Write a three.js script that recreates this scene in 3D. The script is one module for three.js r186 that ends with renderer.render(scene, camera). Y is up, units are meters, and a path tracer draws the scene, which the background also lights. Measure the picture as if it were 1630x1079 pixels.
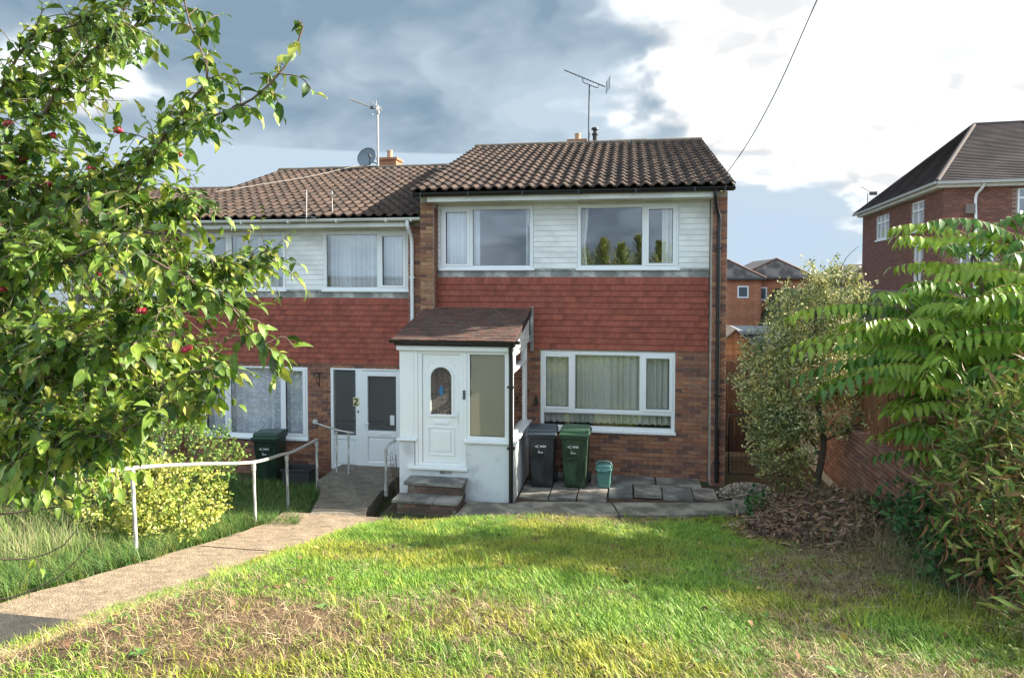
import * as THREE from 'three';
import { mergeGeometries } from 'three/addons/utils/BufferGeometryUtils.js';
import { RoundedBoxGeometry } from 'three/addons/geometries/RoundedBoxGeometry.js';
import { FontLoader } from 'three/addons/loaders/FontLoader.js';
import { TextGeometry } from 'three/addons/geometries/TextGeometry.js';

// ---------------------------------------------------------------- camera, sky, sun, exposure
const scene = new THREE.Scene();
const camera = new THREE.PerspectiveCamera(2 * Math.atan(539.5 / 1100) * 180 / Math.PI, 1630 / 1079, 0.1, 900);
camera.position.set(0, 3.7, 12.65);
camera.rotation.order = 'YXZ';
camera.rotation.set(-2 * Math.PI / 180, 9.5 * Math.PI / 180, 0);
camera.setViewOffset(1630, 1079, 0, 61, 1630, 1079);
camera.updateProjectionMatrix();
scene.add(camera);

const renderer = new THREE.WebGLRenderer({ antialias: true });
renderer.toneMapping = THREE.LinearToneMapping;
renderer.toneMappingExposure = 3.1;
renderer.shadowMap.enabled = true;
renderer.shadowMap.type = THREE.PCFSoftShadowMap;

const SUN = new THREE.Vector3(1.85, 1, -0.42).normalize();
const sun = new THREE.DirectionalLight(new THREE.Color(1, 0.93, 0.8), 5);
sun.position.copy(SUN).multiplyScalar(60);
sun.target.position.set(0, 0, 2);
sun.castShadow = true;
sun.shadow.radius = 2;
sun.shadow.mapSize.set(4096, 4096);
Object.assign(sun.shadow.camera, { left: -25, right: 25, top: 25, bottom: -25, near: 1, far: 150 });
scene.add(sun, sun.target);

// seeded random numbers and noise
function rng(seed) { let a = seed >>> 0; return () => { a = (a + 0x6D2B79F5) | 0; let t = Math.imul(a ^ (a >>> 15), 1 | a); t = (t + Math.imul(t ^ (t >>> 7), 61 | t)) ^ t; return ((t ^ (t >>> 14)) >>> 0) / 4294967296; }; }
function hash(x, y, z = 0) { let h = Math.imul(x | 0, 374761393) ^ Math.imul(y | 0, 668265263) ^ Math.imul(z | 0, 1274126177); h = Math.imul(h ^ (h >>> 13), 1274126177); return ((h ^ (h >>> 16)) >>> 0) / 4294967296; }
const sm = (t) => t * t * (3 - 2 * t);
function vnoise(x, y, z = 0, P = 0) {   // value noise, periodic in x and y when P is set
  const i = Math.floor(x), j = Math.floor(y), k = Math.floor(z), u = sm(x - i), v = sm(y - j), w = sm(z - k);
  const m = P ? (n) => ((n % P) + P) % P : (n) => n;
  const g = (a, b, c) => hash(m(i + a), m(j + b), k + c);
  const l = (a, b, t) => a + (b - a) * t;
  return l(l(l(g(0, 0, 0), g(1, 0, 0), u), l(g(0, 1, 0), g(1, 1, 0), u), v), l(l(g(0, 0, 1), g(1, 0, 1), u), l(g(0, 1, 1), g(1, 1, 1), u), v), w);
}
function fbm(x, y, z, o = 4, P = 0) { let s = 0, a = 0.5, f = 1, n = 0; for (let i = 0; i < o; i++) { s += a * vnoise(x * f, y * f, (z || 0) * f + i * 7.3, P ? P * f : 0); n += a; a *= 0.5; f *= 2; } return s / n; }
const clamp = (x, a = 0, b = 1) => Math.min(b, Math.max(a, x));
const ss = (a, b, x) => sm(clamp((x - a) / (b - a)));
const mix = (a, b, t) => a + (b - a) * t;

{ // the sky: broken rain cloud, heavy and grey ahead and to the left, thin and dazzling towards the sun on the right
  const SKY = 1.12 / 3.1, W = 3072, Hh = 1536, data = new Float32Array(W * Hh * 4);
  const psi = 9.5 * Math.PI / 180;
  const toDir = (px, py) => new THREE.Vector3((px - 815) / 1100, (440 - py) / 1100, -1).normalize().applyAxisAngle(new THREE.Vector3(0, 1, 0), psi);
  const lobe = (d, c, r) => Math.exp(-(1 - d.dot(c)) / (1 - Math.cos(r)));
  const glow = [[toDir(1420, 110), 0.34, 1.15], [toDir(1230, 250), 0.13, .75], [toDir(1900, 200), 0.35, 1]].map(a => a);
  const gap = toDir(135, 110), blue = toDir(1270, 375), blue2 = toDir(1520, 130), dark = toDir(640, 40), dark2 = toDir(430, 160), haze = toDir(860, 215);
  const d = new THREE.Vector3();
  for (let j = 0; j < Hh; j++) for (let i = 0; i < W; i++) {
    const az = ((i + 0.5) / W - 0.5) * 2 * Math.PI, el = ((j + 0.5) / Hh - 0.5) * Math.PI;
    d.set(Math.cos(el) * Math.cos(az), Math.sin(el), Math.cos(el) * Math.sin(az));
    if (d.y < -.12) { const o = (j * W + i) * 4; data[o] = .1 * SKY; data[o + 1] = .11 * SKY; data[o + 2] = .09 * SKY; data[o + 3] = 1; continue; }
    const y = Math.max(d.y, 0), s = 1 / (y + 0.32);
    const n1 = fbm(d.x * s * 1.7 + 5.2, d.z * s * 1.7 + 1.7, y * 1.2, 5), n2 = fbm(d.x * s * 4 + 11, d.z * s * 4 + 3, y * 3, 5), n3 = fbm(d.x * s * 2.4 + 31, d.z * s * 2.4 + 13, 4.2, 5);
    const n4 = fbm(d.x * s * 8 + 3 * n2, d.z * s * 8 + 21, y * 6, 6);
    let t = ss(0.3, 0.68, n1 * 0.62 + n2 * 0.38) + 1.25 * (n4 - .5) + 0.28 * lobe(d, haze, .16) - .3 * lobe(d, dark, 0.2) - .2 * lobe(d, dark2, .12) + .25 * ss(.25, 0, y);
    t = clamp(t);
    t = .1 + .9 * t; let c = [mix(.2, .52, t), mix(.3, .63, t), mix(.4, .73, t)];
    const low = ss(0.22, 0.02, y) * (.15 + .5 * ss(.4, .6, n2)); c = [mix(c[0], .42, low), mix(c[1], .55, low), mix(c[2], .72, low)];
    // bright thin cloud round the sun
    let g = 0; for (const [v, r, k] of glow) g = Math.max(g, k * lobe(d, v, r));
    g = Math.max(g, 1.05 * lobe(d, SUN, .75));
    g += 0.75 * (n3 - .5) + .45 * (n2 - .5) + .6 * (n4 - .5) - .75 * lobe(d, blue, .1) * ss(.35, .6, n3 + .12) + .75 * lobe(d, gap, .07);
    const wv = ss(0.32, 0.6, g), b = .8 + .48 * ss(.38, .54, n4 * .6 + n2 * .4) + .35 * lobe(d, SUN, .5);
    c = c.map((q, k) => mix(q, b * [.97, .985, 1.0][k], wv));
    const pb = .8 * Math.max(lobe(d, blue2, .1), .5 * wv) * ss(.5, .6, n2 * .6 + n4 * .4); c = c.map((q, k) => mix(q, [.72, .9, .95][k], pb));
    // sunlit cloud behind the viewer, made brighter to lift the shaded house fronts
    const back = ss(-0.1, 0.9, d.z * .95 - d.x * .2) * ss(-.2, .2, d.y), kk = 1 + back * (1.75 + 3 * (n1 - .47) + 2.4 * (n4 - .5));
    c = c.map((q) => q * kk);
    if (d.y < 0) { const f = ss(0, -0.12, d.y); c = [mix(c[0], .1, f), mix(c[1], .11, f), mix(c[2], .09, f)]; }
    const o = (j * W + i) * 4; data[o] = c[0] * SKY; data[o + 1] = c[1] * SKY; data[o + 2] = c[2] * SKY; data[o + 3] = 1;
  }
  const sky = new THREE.DataTexture(data, W, Hh, THREE.RGBAFormat, THREE.FloatType);
  sky.mapping = THREE.EquirectangularReflectionMapping; sky.magFilter = THREE.LinearFilter; sky.minFilter = THREE.LinearFilter; sky.colorSpace = THREE.LinearSRGBColorSpace; sky.needsUpdate = true;
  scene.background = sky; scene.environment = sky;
}

// ---------------------------------------------------------------- helpers
const used = {};
const numbered = (n) => { const k = used[n] = (used[n] ?? -1) + 1; return k ? `${n}_${String(k).padStart(3, '0')}` : n; };
const shade = (o) => { o.traverse((c) => { if (c.isMesh) { c.castShadow = true; c.receiveShadow = true; } }); return o; };
function tag(o, label, category, group) { o.userData.label = label; o.userData.category = category; if (group) o.userData.group = group; return o; }
function thing(name, label, category, [x, y, z] = [0, 0, 0], turn = 0, group) { const o = new THREE.Group(); o.name = numbered(name); o.position.set(x, y, z); o.rotation.y = turn; scene.add(o); return tag(o, label, category, group); }
function part(parent, name, geo, mat, label) {
  const m = new THREE.Mesh(Array.isArray(geo) ? merge(geo) : geo, mat); m.name = parent === scene ? numbered(name) : name; m.castShadow = m.receiveShadow = true;
  if (label) m.userData.label = label; parent.add(m); return m;
}
function sub(parent, name) { const g = new THREE.Group(); g.name = name; parent.add(g); return g; }
function structure(name, geo, mat) { const m = part(scene, name, geo, mat); m.userData.kind = 'structure'; return m; }
function clean(g) { const q = g.index ? g.toNonIndexed() : g; for (const k of Object.keys(q.attributes)) if (!['position', 'normal', 'uv', 'color'].includes(k)) q.deleteAttribute(k); return q; }
function merge(list) { const c = list.map(clean); const col = c.some((g) => g.attributes.color); if (col) for (const g of c) if (!g.attributes.color) g.setAttribute('color', new THREE.BufferAttribute(new Float32Array(g.attributes.position.count * 3).fill(1), 3)); return mergeGeometries(c); }
function mapUV(g, s = 1, o = 0) {   // uv in metres, by the way each face points
  g = clean(g); const p = g.attributes.position, n = g.attributes.normal, uv = new Float32Array(p.count * 2);
  for (let i = 0; i < p.count; i++) { const ax = Math.abs(n.getX(i)), ay = Math.abs(n.getY(i)), az = Math.abs(n.getZ(i)); const [u, v] = ay > ax && ay > az ? [p.getX(i), p.getZ(i)] : ax > az ? [p.getZ(i), p.getY(i)] : [p.getX(i), p.getY(i)]; uv[2 * i] = u * s + o; uv[2 * i + 1] = v * s + o * .7; }
  g.setAttribute('uv', new THREE.BufferAttribute(uv, 2)); return g;
}
const box = (x0, x1, y0, y1, z0, z1) => mapUV(new THREE.BoxGeometry(x1 - x0, y1 - y0, z1 - z0).translate((x0 + x1) / 2, (y0 + y1) / 2, (z0 + z1) / 2));
const rbox = (x0, x1, y0, y1, z0, z1, r = 0.008) => mapUV(new RoundedBoxGeometry(x1 - x0, y1 - y0, z1 - z0, 2, Math.min(r, (x1 - x0) / 2.1, (y1 - y0) / 2.1, (z1 - z0) / 2.1)).translate((x0 + x1) / 2, (y0 + y1) / 2, (z0 + z1) / 2));
const V = (a) => new THREE.Vector3(...a);
const tube = (pts, r, seg = 8, n) => new THREE.TubeGeometry(new THREE.CatmullRomCurve3(pts.map(V), false, 'centripetal'), n || Math.max(2, (pts.length - 1) * 5), r, seg, false);
const rod = (a, b, r, seg = 8, r2 = r) => { const A = V(a), B = V(b), L = A.distanceTo(B); return new THREE.CylinderGeometry(r2, r, L, seg).translate(0, L / 2, 0).applyQuaternion(new THREE.Quaternion().setFromUnitVectors(new THREE.Vector3(0, 1, 0), B.clone().sub(A).normalize())).translate(A.x, A.y, A.z); };
function limb(pts, r0, r1, seg = 7) {   // a tapering branch
  const c = new THREE.CatmullRomCurve3(pts.map(V), false, 'centripetal'), n = Math.max(3, (pts.length - 1) * 4), g = new THREE.TubeGeometry(c, n, 1, seg, false), p = g.attributes.position;
  for (let i = 0; i <= n; i++) { const P = c.getPointAt(i / n), r = mix(r0, r1, i / n); for (let k = 0; k <= seg; k++) { const q = i * (seg + 1) + k; p.setXYZ(q, P.x + (p.getX(q) - P.x) * r, P.y + (p.getY(q) - P.y) * r, P.z + (p.getZ(q) - P.z) * r); } }
  return g;
}
function prism(shape, depth, bevel = 0) { return new THREE.ExtrudeGeometry(new THREE.Shape(shape.map(([x, y]) => new THREE.Vector2(x, y))), { depth, bevelEnabled: bevel > 0, bevelSize: bevel, bevelThickness: bevel, bevelSegments: 1, curveSegments: 10 }); }
function rects(x0, x1, y0, y1, holes) {   // what is left of a rectangle round its openings
  const ys = [...new Set([y0, y1, ...holes.flatMap((h) => [h[2], h[3]])])].filter((v) => v >= y0 && v <= y1).sort((a, b) => a - b), out = [];
  for (let i = 0; i + 1 < ys.length; i++) { const ym = (ys[i] + ys[i + 1]) / 2; let a = x0; for (const h of holes.filter((h) => h[2] < ym && h[3] > ym).sort((p, q) => p[0] - q[0])) { if (h[0] > a) out.push([a, h[0], ys[i], ys[i + 1]]); a = Math.max(a, h[1]); } if (a < x1) out.push([a, x1, ys[i], ys[i + 1]]); }
  return out;
}

// ---------------------------------------------------------------- textures and materials
function tex(n, fn, srgb = false, rep = 1) {
  const d = new Uint8Array(n * n * 4);
  for (let j = 0; j < n; j++) for (let i = 0; i < n; i++) { const c = fn(i / n, j / n), o = (j * n + i) * 4; const a = Array.isArray(c) ? c : [c, c, c]; for (let k = 0; k < 3; k++) d[o + k] = clamp(a[k]) * 255; d[o + 3] = 255; }
  const t = new THREE.DataTexture(d, n, n, THREE.RGBAFormat); t.wrapS = t.wrapT = THREE.RepeatWrapping; t.magFilter = THREE.LinearFilter; t.minFilter = THREE.LinearMipmapLinearFilter; t.generateMipmaps = true; if (srgb) t.colorSpace = THREE.SRGBColorSpace; t.repeat.set(rep, rep); t.needsUpdate = true; return t;
}
const T = {
  mottle: tex(256, (u, v) => .74 + .34 * fbm(u * 6, v * 6, 0, 4, 6) + .16 * (hash(u * 256, v * 256) - .5), true),
  grain: tex(256, (u, v) => fbm(u * 24, v * 24, 3, 3, 24)),
  speck: tex(512, (u, v) => { const a = vnoise(u * 128, v * 128, 0, 128), b = fbm(u * 8, v * 8, 2, 3, 8), k = .76 + .32 * (b - .5) + .5 * (a - .5); return [k * 1.02, k * .97, k * .9]; }, true),
  stain: tex(512, (u, v) => { const a = fbm(u * 4, v * 4, 5, 5, 4), b = fbm(u * 20, v * 20, 1, 3, 20); return .66 + .3 * ss(.3, .62, a) + .14 * (b - .5); }, true),
  soft: tex(512, (u, v) => { const a = fbm(u * 5, v * 5, 8, 5, 5), b = fbm(u * 30, v * 30, 1, 3, 30); return .9 + .09 * ss(.25, .65, a) + .05 * (b - .5); }, true),
  patch: tex(512, (u, v) => { const a = fbm(u * 4, v * 4, 18, 5, 4), b = fbm(u * 16, v * 16, 7, 4, 16); return .97 - .11 * ss(.5, .7, a * .6 + b * .4) - .05 * b; }, true),
  streak: tex(256, (u, v) => .72 + .36 * fbm(u * 24, v * 4, 1, 4, 0) + .12 * (fbm(u * 40, v * 40, 4, 2, 40) - .5), true),
  wood: tex(256, (u, v) => .55 + .45 * fbm(u * 26 + 2 * fbm(u * 4, v * 3, 0, 2, 0), v * 2, 2, 4, 0), true),
  leaf: tex(128, (u, v) => { const x = Math.abs(u - .5), vein = Math.exp(-x * 60) * .35 + .16 * Math.exp(-Math.pow(((v * 7 - x * 6) % 1 + 1) % 1 - .5, 2) * 60); return .74 + .2 * fbm(u * 9, v * 9, 3, 3, 9) + vein; }, true),
};
const rep = (t, s) => { const c = t.clone(); c.repeat.set(s, s); c.needsUpdate = true; return c; };
const M = {};
const std = (rgb, o = {}) => new THREE.MeshStandardMaterial({ color: new THREE.Color().setRGB(...rgb), roughness: .85, ...o });
M.upvc = std([.8, .81, .82], { roughness: .35 });
M.upvcOld = std([.76, .76, .72], { roughness: .5, map: rep(T.soft, .7) });
M.whiteBoard = std([.86, .86, .84], { roughness: .55, map: rep(T.soft, .5) });
M.render = std([.76, .78, .81], { roughness: .9, map: rep(T.patch, .45), bumpMap: rep(T.grain, 6), bumpScale: .0015 });
M.mortar = std([.62, .56, .48], { map: rep(T.mottle, 2) });
M.lead = std([.5, .49, .47], { roughness: .6, map: rep(T.stain, 1.2) });
M.black = std([.012, .013, .015], { roughness: .35 });
M.rubber = std([.03, .03, .033], { roughness: .7 });
M.steel = std([.5, .5, .5], { roughness: .35, metalness: .9 });
M.galv = std([.55, .53, .5], { roughness: .5, metalness: .6, map: rep(T.mottle, 4) });
M.gunmetal = std([.09, .1, .11], { roughness: .5, metalness: .5 });
M.interior = std([.34, .32, .29]);
M.dark = std([.06, .05, .045]);
M.deck = std([.035, .03, .028]);
M.glass = new THREE.MeshPhysicalMaterial({ color: 0xffffff, transmission: 1, roughness: 0, ior: 2.25, thickness: 0, metalness: 0 });
M.obscure = new THREE.MeshPhysicalMaterial({ color: new THREE.Color().setRGB(.8, .82, .76), transmission: 1, roughness: .32, ior: 1.9, thickness: 0, bumpMap: rep(T.grain, 3), bumpScale: .02 });
M.frost = new THREE.MeshPhysicalMaterial({ color: new THREE.Color().setRGB(.75, .68, .5), transmission: .75, roughness: .4, ior: 1.9, thickness: 0 });
M.concrete = std([.3, .28, .255], { map: rep(T.speck, .8), bumpMap: rep(T.grain, 4), bumpScale: .006 });
M.concreteOld = std([.36, .32, .26], { map: rep(T.stain, .9), bumpMap: rep(T.grain, 4), bumpScale: .006 });
M.aggregate = std([.5, .415, .33], { map: rep(T.speck, 1.1), bumpMap: rep(T.speck, 1.1), bumpScale: .008 });
M.tarmac = std([.1, .098, .095], { map: rep(T.speck, 1.3), bumpMap: rep(T.grain, 5), bumpScale: .006 });
M.railPaint = std([.78, .76, .7], { roughness: .45, map: rep(T.stain, 2) });
const pal = (list, o) => list.map((c) => std(c, o));
M.brick = pal([[.4, .16, .088], [.33, .135, .082], [.19, .09, .07], [.44, .2, .11], [.27, .115, .078], [.36, .17, .11]], { map: T.mottle, bumpMap: T.grain, bumpScale: .003 });
M.brickTan = pal([[.42, .2, .1], [.36, .165, .085], [.2, .09, .06], [.46, .25, .13], [.3, .13, .08]], { map: T.mottle, bumpMap: T.grain, bumpScale: .003 });
M.hung = pal([[.35, .088, .054], [.32, .08, .05], [.38, .1, .06], [.355, .095, .064], [.3, .076, .05]], { map: T.streak, roughness: .8 });
M.roofTile = pal([[.08, .047, .033], [.064, .04, .029], [.1, .062, .044], [.05, .033, .026], [.085, .054, .041]], { map: T.mottle, bumpMap: T.grain, bumpScale: .004 });
M.plainTile = pal([[.13, .068, .052], [.105, .06, .048], [.15, .075, .056], [.13, .085, .068], [.16, .08, .06]], { map: T.mottle, bumpMap: T.grain, bumpScale: .004 });
M.ridge = pal([[.15, .12, .085], [.12, .1, .075], [.18, .14, .1]], { map: rep(T.mottle, 2) });
M.slab = pal([[.36, .33, .28], [.32, .29, .26], [.4, .35, .3], [.29, .28, .26]], { map: rep(T.stain, 1), bumpMap: rep(T.grain, 4), bumpScale: .005 });
M.fence = pal([[.36, .15, .065], [.31, .125, .055], [.27, .115, .06], [.38, .17, .08]], { map: T.wood, bumpMap: T.wood, bumpScale: .003 });
M.bark = std([.13, .1, .075], { map: rep(T.mottle, 3), bumpMap: rep(T.grain, 2), bumpScale: .01 });
M.twig = std([.17, .12, .085], { map: rep(T.mottle, 3) });
M.paleTwig = std([.36, .29, .2]);
const leafMat = (rgb, t = .35, r = .6, o = {}) => new THREE.MeshPhysicalMaterial({ color: new THREE.Color().setRGB(...rgb), transmission: t, roughness: r, thickness: 0, ior: 1.35, side: THREE.DoubleSide, ...o });

// ---------------------------------------------------------------- ground
const rampUp = (t, k) => (t + Math.sqrt(t * t + k)) / 2;
const cap = (h, m) => h - rampUp(h - m, .05);
const pathH = (z) => cap(-.03 + .21 * rampUp(z - 3.2, .2), 2.0);
const lawnH = (z) => cap(.245 * rampUp(z - 2.2, .25), 2.02);
function groundH(x, z) {
  let h = mix(pathH(z), lawnH(z), ss(lawnEdge(z) + .02, lawnEdge(z) + mix(.95, 1.5, ss(4.5, 7, z)), x) * ss(1.9, 2.6, z));
  if (x < -3.9) { const low = mix(pathH(z) - .05, -.42, ss(3.4, 1.2, z)); h = mix(h, low, ss(-4.5, -5.0, x) * ss(4.5, 2.5, z) + ss(-5.3, -5.5, x) * (1 - ss(4.5, 2.5, z))); }
  if (z < 2.2 && x > -4.4) h = Math.min(h, .0);
  if (x < -3.8 && x > -5) h = mix(h, -.34, ss(-3.8, -3.95, x) * ss(2.85, 2.5, z));
  h += ss(1.7, 3.2, x) * ss(0, 1.6, z) * ss(6, 3.6, z) * .34;
  h += .03 * (fbm(x * .9, z * .9, 2, 3) - .5) * ss(2.4, 3.2, z) + (z > 2.4 ? .02 * (fbm(x * 4, z * 4, 5, 2) - .5) : 0);
  if (z < -4) h = mix(h, x > 7 ? 2.8 * ss(7, 11, x) : x < 6 ? -.4 : 0, ss(-4, -10, z));
  if (z < -22) h = mix(h, -2, ss(-22, -30, z) * ss(11, 8, x));
  return h;
}
const inPath = (x, z) => z > 2.75 && x > -5.35 + .06 * Math.sin(z * 2) && x < lawnEdge(z);
function lawnEdge(z) { return z < 3.0 ? -2.7 - (z - 2.6) * 1.2 : z < 3.9 ? mix(-3.2, -3.95, ss(3, 3.9, z)) : mix(-4.0, -4.35, clamp((z - 3.9) / 3.4)); }
const spot = (x, z, a, b, c, d) => ss(1.3, .35, Math.hypot((x - a) / c, (z - b) / d));
const bare = (x, z) => { const n = fbm(x * .75 + 3, z * .75, 1, 4) + .25 * (fbm(x * 3, z * 3, 2, 3) - .5); return clamp(ss(.53, .66, n) * .6 + (.35 + n) * .95 * Math.max(1.15 * spot(x, z, -2.2, 9.1, 1.6, 1.0), spot(x, z, -1.1, 8.4, .8, .8), 1.1 * spot(x, z, 1.9, 5.4, .9, 1.3), .6 * spot(x, z, .2, 6.3, .6, .3), .6 * spot(x, z, -3.4, 7.4, .6, .6), .6 * spot(x, z, .4, 9.2, .8, .5))); };
{
  const line = (a, b, s) => { const o = []; for (let v = a; v < b - 1e-6; v += s) o.push(v); return o; };
  const xs = [-320, -160, -80, -40, -25, -16, ...line(-12, -6, .3), ...line(-6, 4.4, .075), ...line(4.4, 9, .4), 9, 11, 14, 20, 35, 80, 160, 320];
  const zs = [-320, -160, -90, -60, -45, -34, -28, -22, -16, -12, -8, -5, ...line(-4, 0, .4), ...line(0, 11.5, .075), ...line(11.5, 14, .4), 14, 18, 25, 40, 80, 160, 320];
  const pos = [], col = [], uv = [], idx = [], n = xs.length;
  zs.forEach((z) => xs.forEach((x) => {
    const p = inPath(x, z); pos.push(x, groundH(x, z) - (p ? .03 : 0), z); uv.push(x, z);
    const b = bare(x, z), f = fbm(x * 6, z * 6, 8, 3), soil = z < 2.3 && x > -4 && z > 0 ? 1 : 0, far = z < -4 || z > 14 ? 1 : 0, bed = ss(1.6, 2.3, x) * ss(3.9, 3.1, z);
    let c = [mix(.1, .22, b) * (.7 + .6 * f), mix(.12, .15, b) * (.7 + .6 * f), mix(.04, .085, b) * (.7 + .6 * f)];
    const d = [.13 * (.6 + .8 * f), .09 * (.6 + .8 * f), .06 * (.6 + .8 * f)]; const k = Math.max(soil, bed); c = c.map((q, i) => mix(q, d[i], k));
    if (far) c = [.1, .13, .05]; col.push(...c);
  }));
  for (let j = 0; j + 1 < zs.length; j++) for (let i = 0; i + 1 < n; i++) { const a = j * n + i; idx.push(a, a + n, a + 1, a + 1, a + n, a + n + 1); }
  const g = new THREE.BufferGeometry(); g.setAttribute('position', new THREE.Float32BufferAttribute(pos, 3)); g.setAttribute('color', new THREE.Float32BufferAttribute(col, 3)); g.setAttribute('uv', new THREE.Float32BufferAttribute(uv, 2)); g.setIndex(idx); g.computeVertexNormals();
  structure('ground', g, new THREE.MeshStandardMaterial({ vertexColors: true, roughness: 1, map: rep(T.speck, 1.2), bumpMap: rep(T.speck, 1.2), bumpScale: .012 }));
}
function sheet(name, mat, outline, hf, step = .12) {   // a strip that follows the ground; outline(z) gives its left and right edges
  const [z0, z1, left, right] = outline, pos = [], uv = [], idx = [], nz = Math.ceil((z1 - z0) / step), nx = 14;
  for (let j = 0; j <= nz; j++) { const z = mix(z0, z1, j / nz), a = left(z), b = right(z); for (let i = 0; i <= nx; i++) { const x = mix(a, b, i / nx); pos.push(x, hf(x, z), z); uv.push(x, z); } }
  for (let j = 0; j < nz; j++) for (let i = 0; i < nx; i++) { const a = j * (nx + 1) + i; idx.push(a, a + nx + 1, a + 1, a + 1, a + nx + 1, a + nx + 2); }
  const g = new THREE.BufferGeometry(); g.setAttribute('position', new THREE.Float32BufferAttribute(pos, 3)); g.setAttribute('uv', new THREE.Float32BufferAttribute(uv, 2)); g.setIndex(idx); g.computeVertexNormals(); return structure(name, g, mat);
}
sheet('garden_path', M.aggregate, [2.6, 4.86, (z) => -5.36 + .07 * fbm(z * 4, 1, 1, 2), (z) => lawnEdge(z) + .25], (x, z) => mix(pathH(z), -.02, ss(3.0, 2.7, z)) + .006 + .006 * fbm(x * 3, z * 3, 1, 2));
sheet('garden_path', M.aggregate, [4.885, 7.85, (z) => -5.36 + .07 * fbm(z * 4, 1, 1, 2), (z) => lawnEdge(z) + .25], (x, z) => mix(pathH(z), -.02, ss(3.0, 2.7, z)) + .006);
sheet('tarmac_path', M.tarmac, [7.86, 13.2, () => -5.5, (z) => mix(-4.1, -3.9, (z - 7.8) / 5)], (x, z) => pathH(z) + .012);
sheet('road', M.tarmac, [13.4, 19, () => -60, () => 60], () => 2.05, 1);
{ // the concrete strip in front of the house, cracked across
  const strip = (pts, name) => { const g = mapUV(prism(pts.map(([x, z]) => [x, -z]), .07, .008).rotateX(-Math.PI / 2).translate(0, -.05, 0)); return structure(name, g, M.concreteOld); };
  strip([[-2.55, 1.72], [-1.95, 1.72], [-1.62, 1.6], [-.9, 1.5], [-.25, 1.42], [-.12, 1.98], [-.7, 2.12], [-1.5, 2.3], [-2.3, 2.5], [-2.6, 2.4]], 'concrete_strip');
  strip([[-.21, 1.41], [.6, 1.28], [1.3, 1.16], [1.75, .98], [2.2, .8], [2.35, 1.1], [1.9, 1.5], [1.1, 1.75], [.4, 1.9], [-.08, 1.97]], 'concrete_strip');
}
{ // paving slabs along the wall
  const patio = new THREE.Group(); patio.name = 'paving'; patio.userData.kind = 'structure'; scene.add(patio); const r = rng(5);
  [[-1.78, -1.3, .35, 1.3], [-1.27, -.83, .32, 1.28], [-.8, -.33, .3, 1.26], [-.29, .1, .3, 1.0], [.14, .58, .42, .98], [.61, 1.1, .4, .96], [1.13, 1.5, .32, .86], [-1.5, -.9, -.23, .3], [-.86, -.3, -.23, .28], [-.26, .5, -.23, .26], [.54, 1.3, -.23, .28]].forEach(([a, b, c, d], i) => {
    const m = part(patio, 'paving_slab', rbox(a - .006, b + .006, -.05, .014, c - .006, d + .006, .01), M.slab[i % 4]); m.rotation.z = (r() - .5) * .01; m.rotation.x = (r() - .5) * .014; m.position.y = i === 4 ? .03 : (r() - .5) * .008;
  });
}

// ---------------------------------------------------------------- the terrace
const unit = new THREE.BoxGeometry(1, 1, 1);
const brickGeos = [0, 1, 2, 3, 4].map((k) => { const g = unit.clone(), uv = g.attributes.uv; for (let i = 0; i < uv.count; i++) uv.setXY(i, uv.getX(i) * .5 + k * .19, uv.getY(i) * .16 + k * .31); return g; });
// bricks in stretcher bond on a wall that faces +z; the first `left.n` are pieces of their own, the others are joined
function bricks(parent, x0, x1, y0, y1, z, holes, mats, left, seed, opts = {}) {
  const r = rng(seed), rest = mats.map(() => []), inHole = (a, b, y) => holes.some((h) => b > h[0] + .01 && a < h[1] - .01 && y > h[2] && y < h[3]);
  const nrow = Math.round((y1 - y0) / .075);
  for (let j = 0; j < nrow; j++) {
    const y = y0 + .0375 + j * .075; let segs = [[x0, x1]];
    for (const h of holes) if (y > h[2] && y < h[3]) segs = segs.flatMap(([a, b]) => h[1] <= a || h[0] >= b ? [[a, b]] : [[a, Math.max(a, h[0])], [Math.min(b, h[1]), b]]).filter(([a, b]) => b - a > .03);
    for (const [a, b] of segs) {
      let x = a, first = true;
      const off = opts.pier ? (j % 2 ? .1125 : .225) : x0 + (Math.floor((a - x0) / .225)) * .225 + (j % 2 ? .1125 : .225) - a;
      while (x < b - .02) {
        let e = first ? x + (off > .05 ? off : off + .225) : x + .225; first = false; if (e > b - .04) e = b;
        const w = e - x - .01, k = Math.floor(r() * mats.length), g = brickGeos[Math.floor(r() * 5)], zz = z + (r() - .5) * .004;
        const pick = left.n > 0 && !(opts.hide && opts.hide(x, y));
        if (pick) { left.n--; const m = new THREE.Mesh(g, mats[k]); m.name = 'brick'; m.position.set((x + e) / 2, y, zz); m.scale.set(w - .002, .0615, .034); m.castShadow = m.receiveShadow = true; parent.add(m); }
        else { rest[k].push(g.clone().scale(w - .002, .0615, .034).translate((x + e) / 2, y, zz)); }
        x = e;
      }
    }
  }
  rest.forEach((l, k) => { if (l.length) { const m = part(parent, 'brickwork', l, mats[k]); m.userData.kind = 'stuff'; } });
}
function pane(w, x0, x1, y0, y1, z, mat = M.glass) { const g = new THREE.PlaneGeometry(x1 - x0, y1 - y0).translate((x0 + x1) / 2, (y0 + y1) / 2, z); return part(w, 'pane', mapUV(g), mat); }
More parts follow.
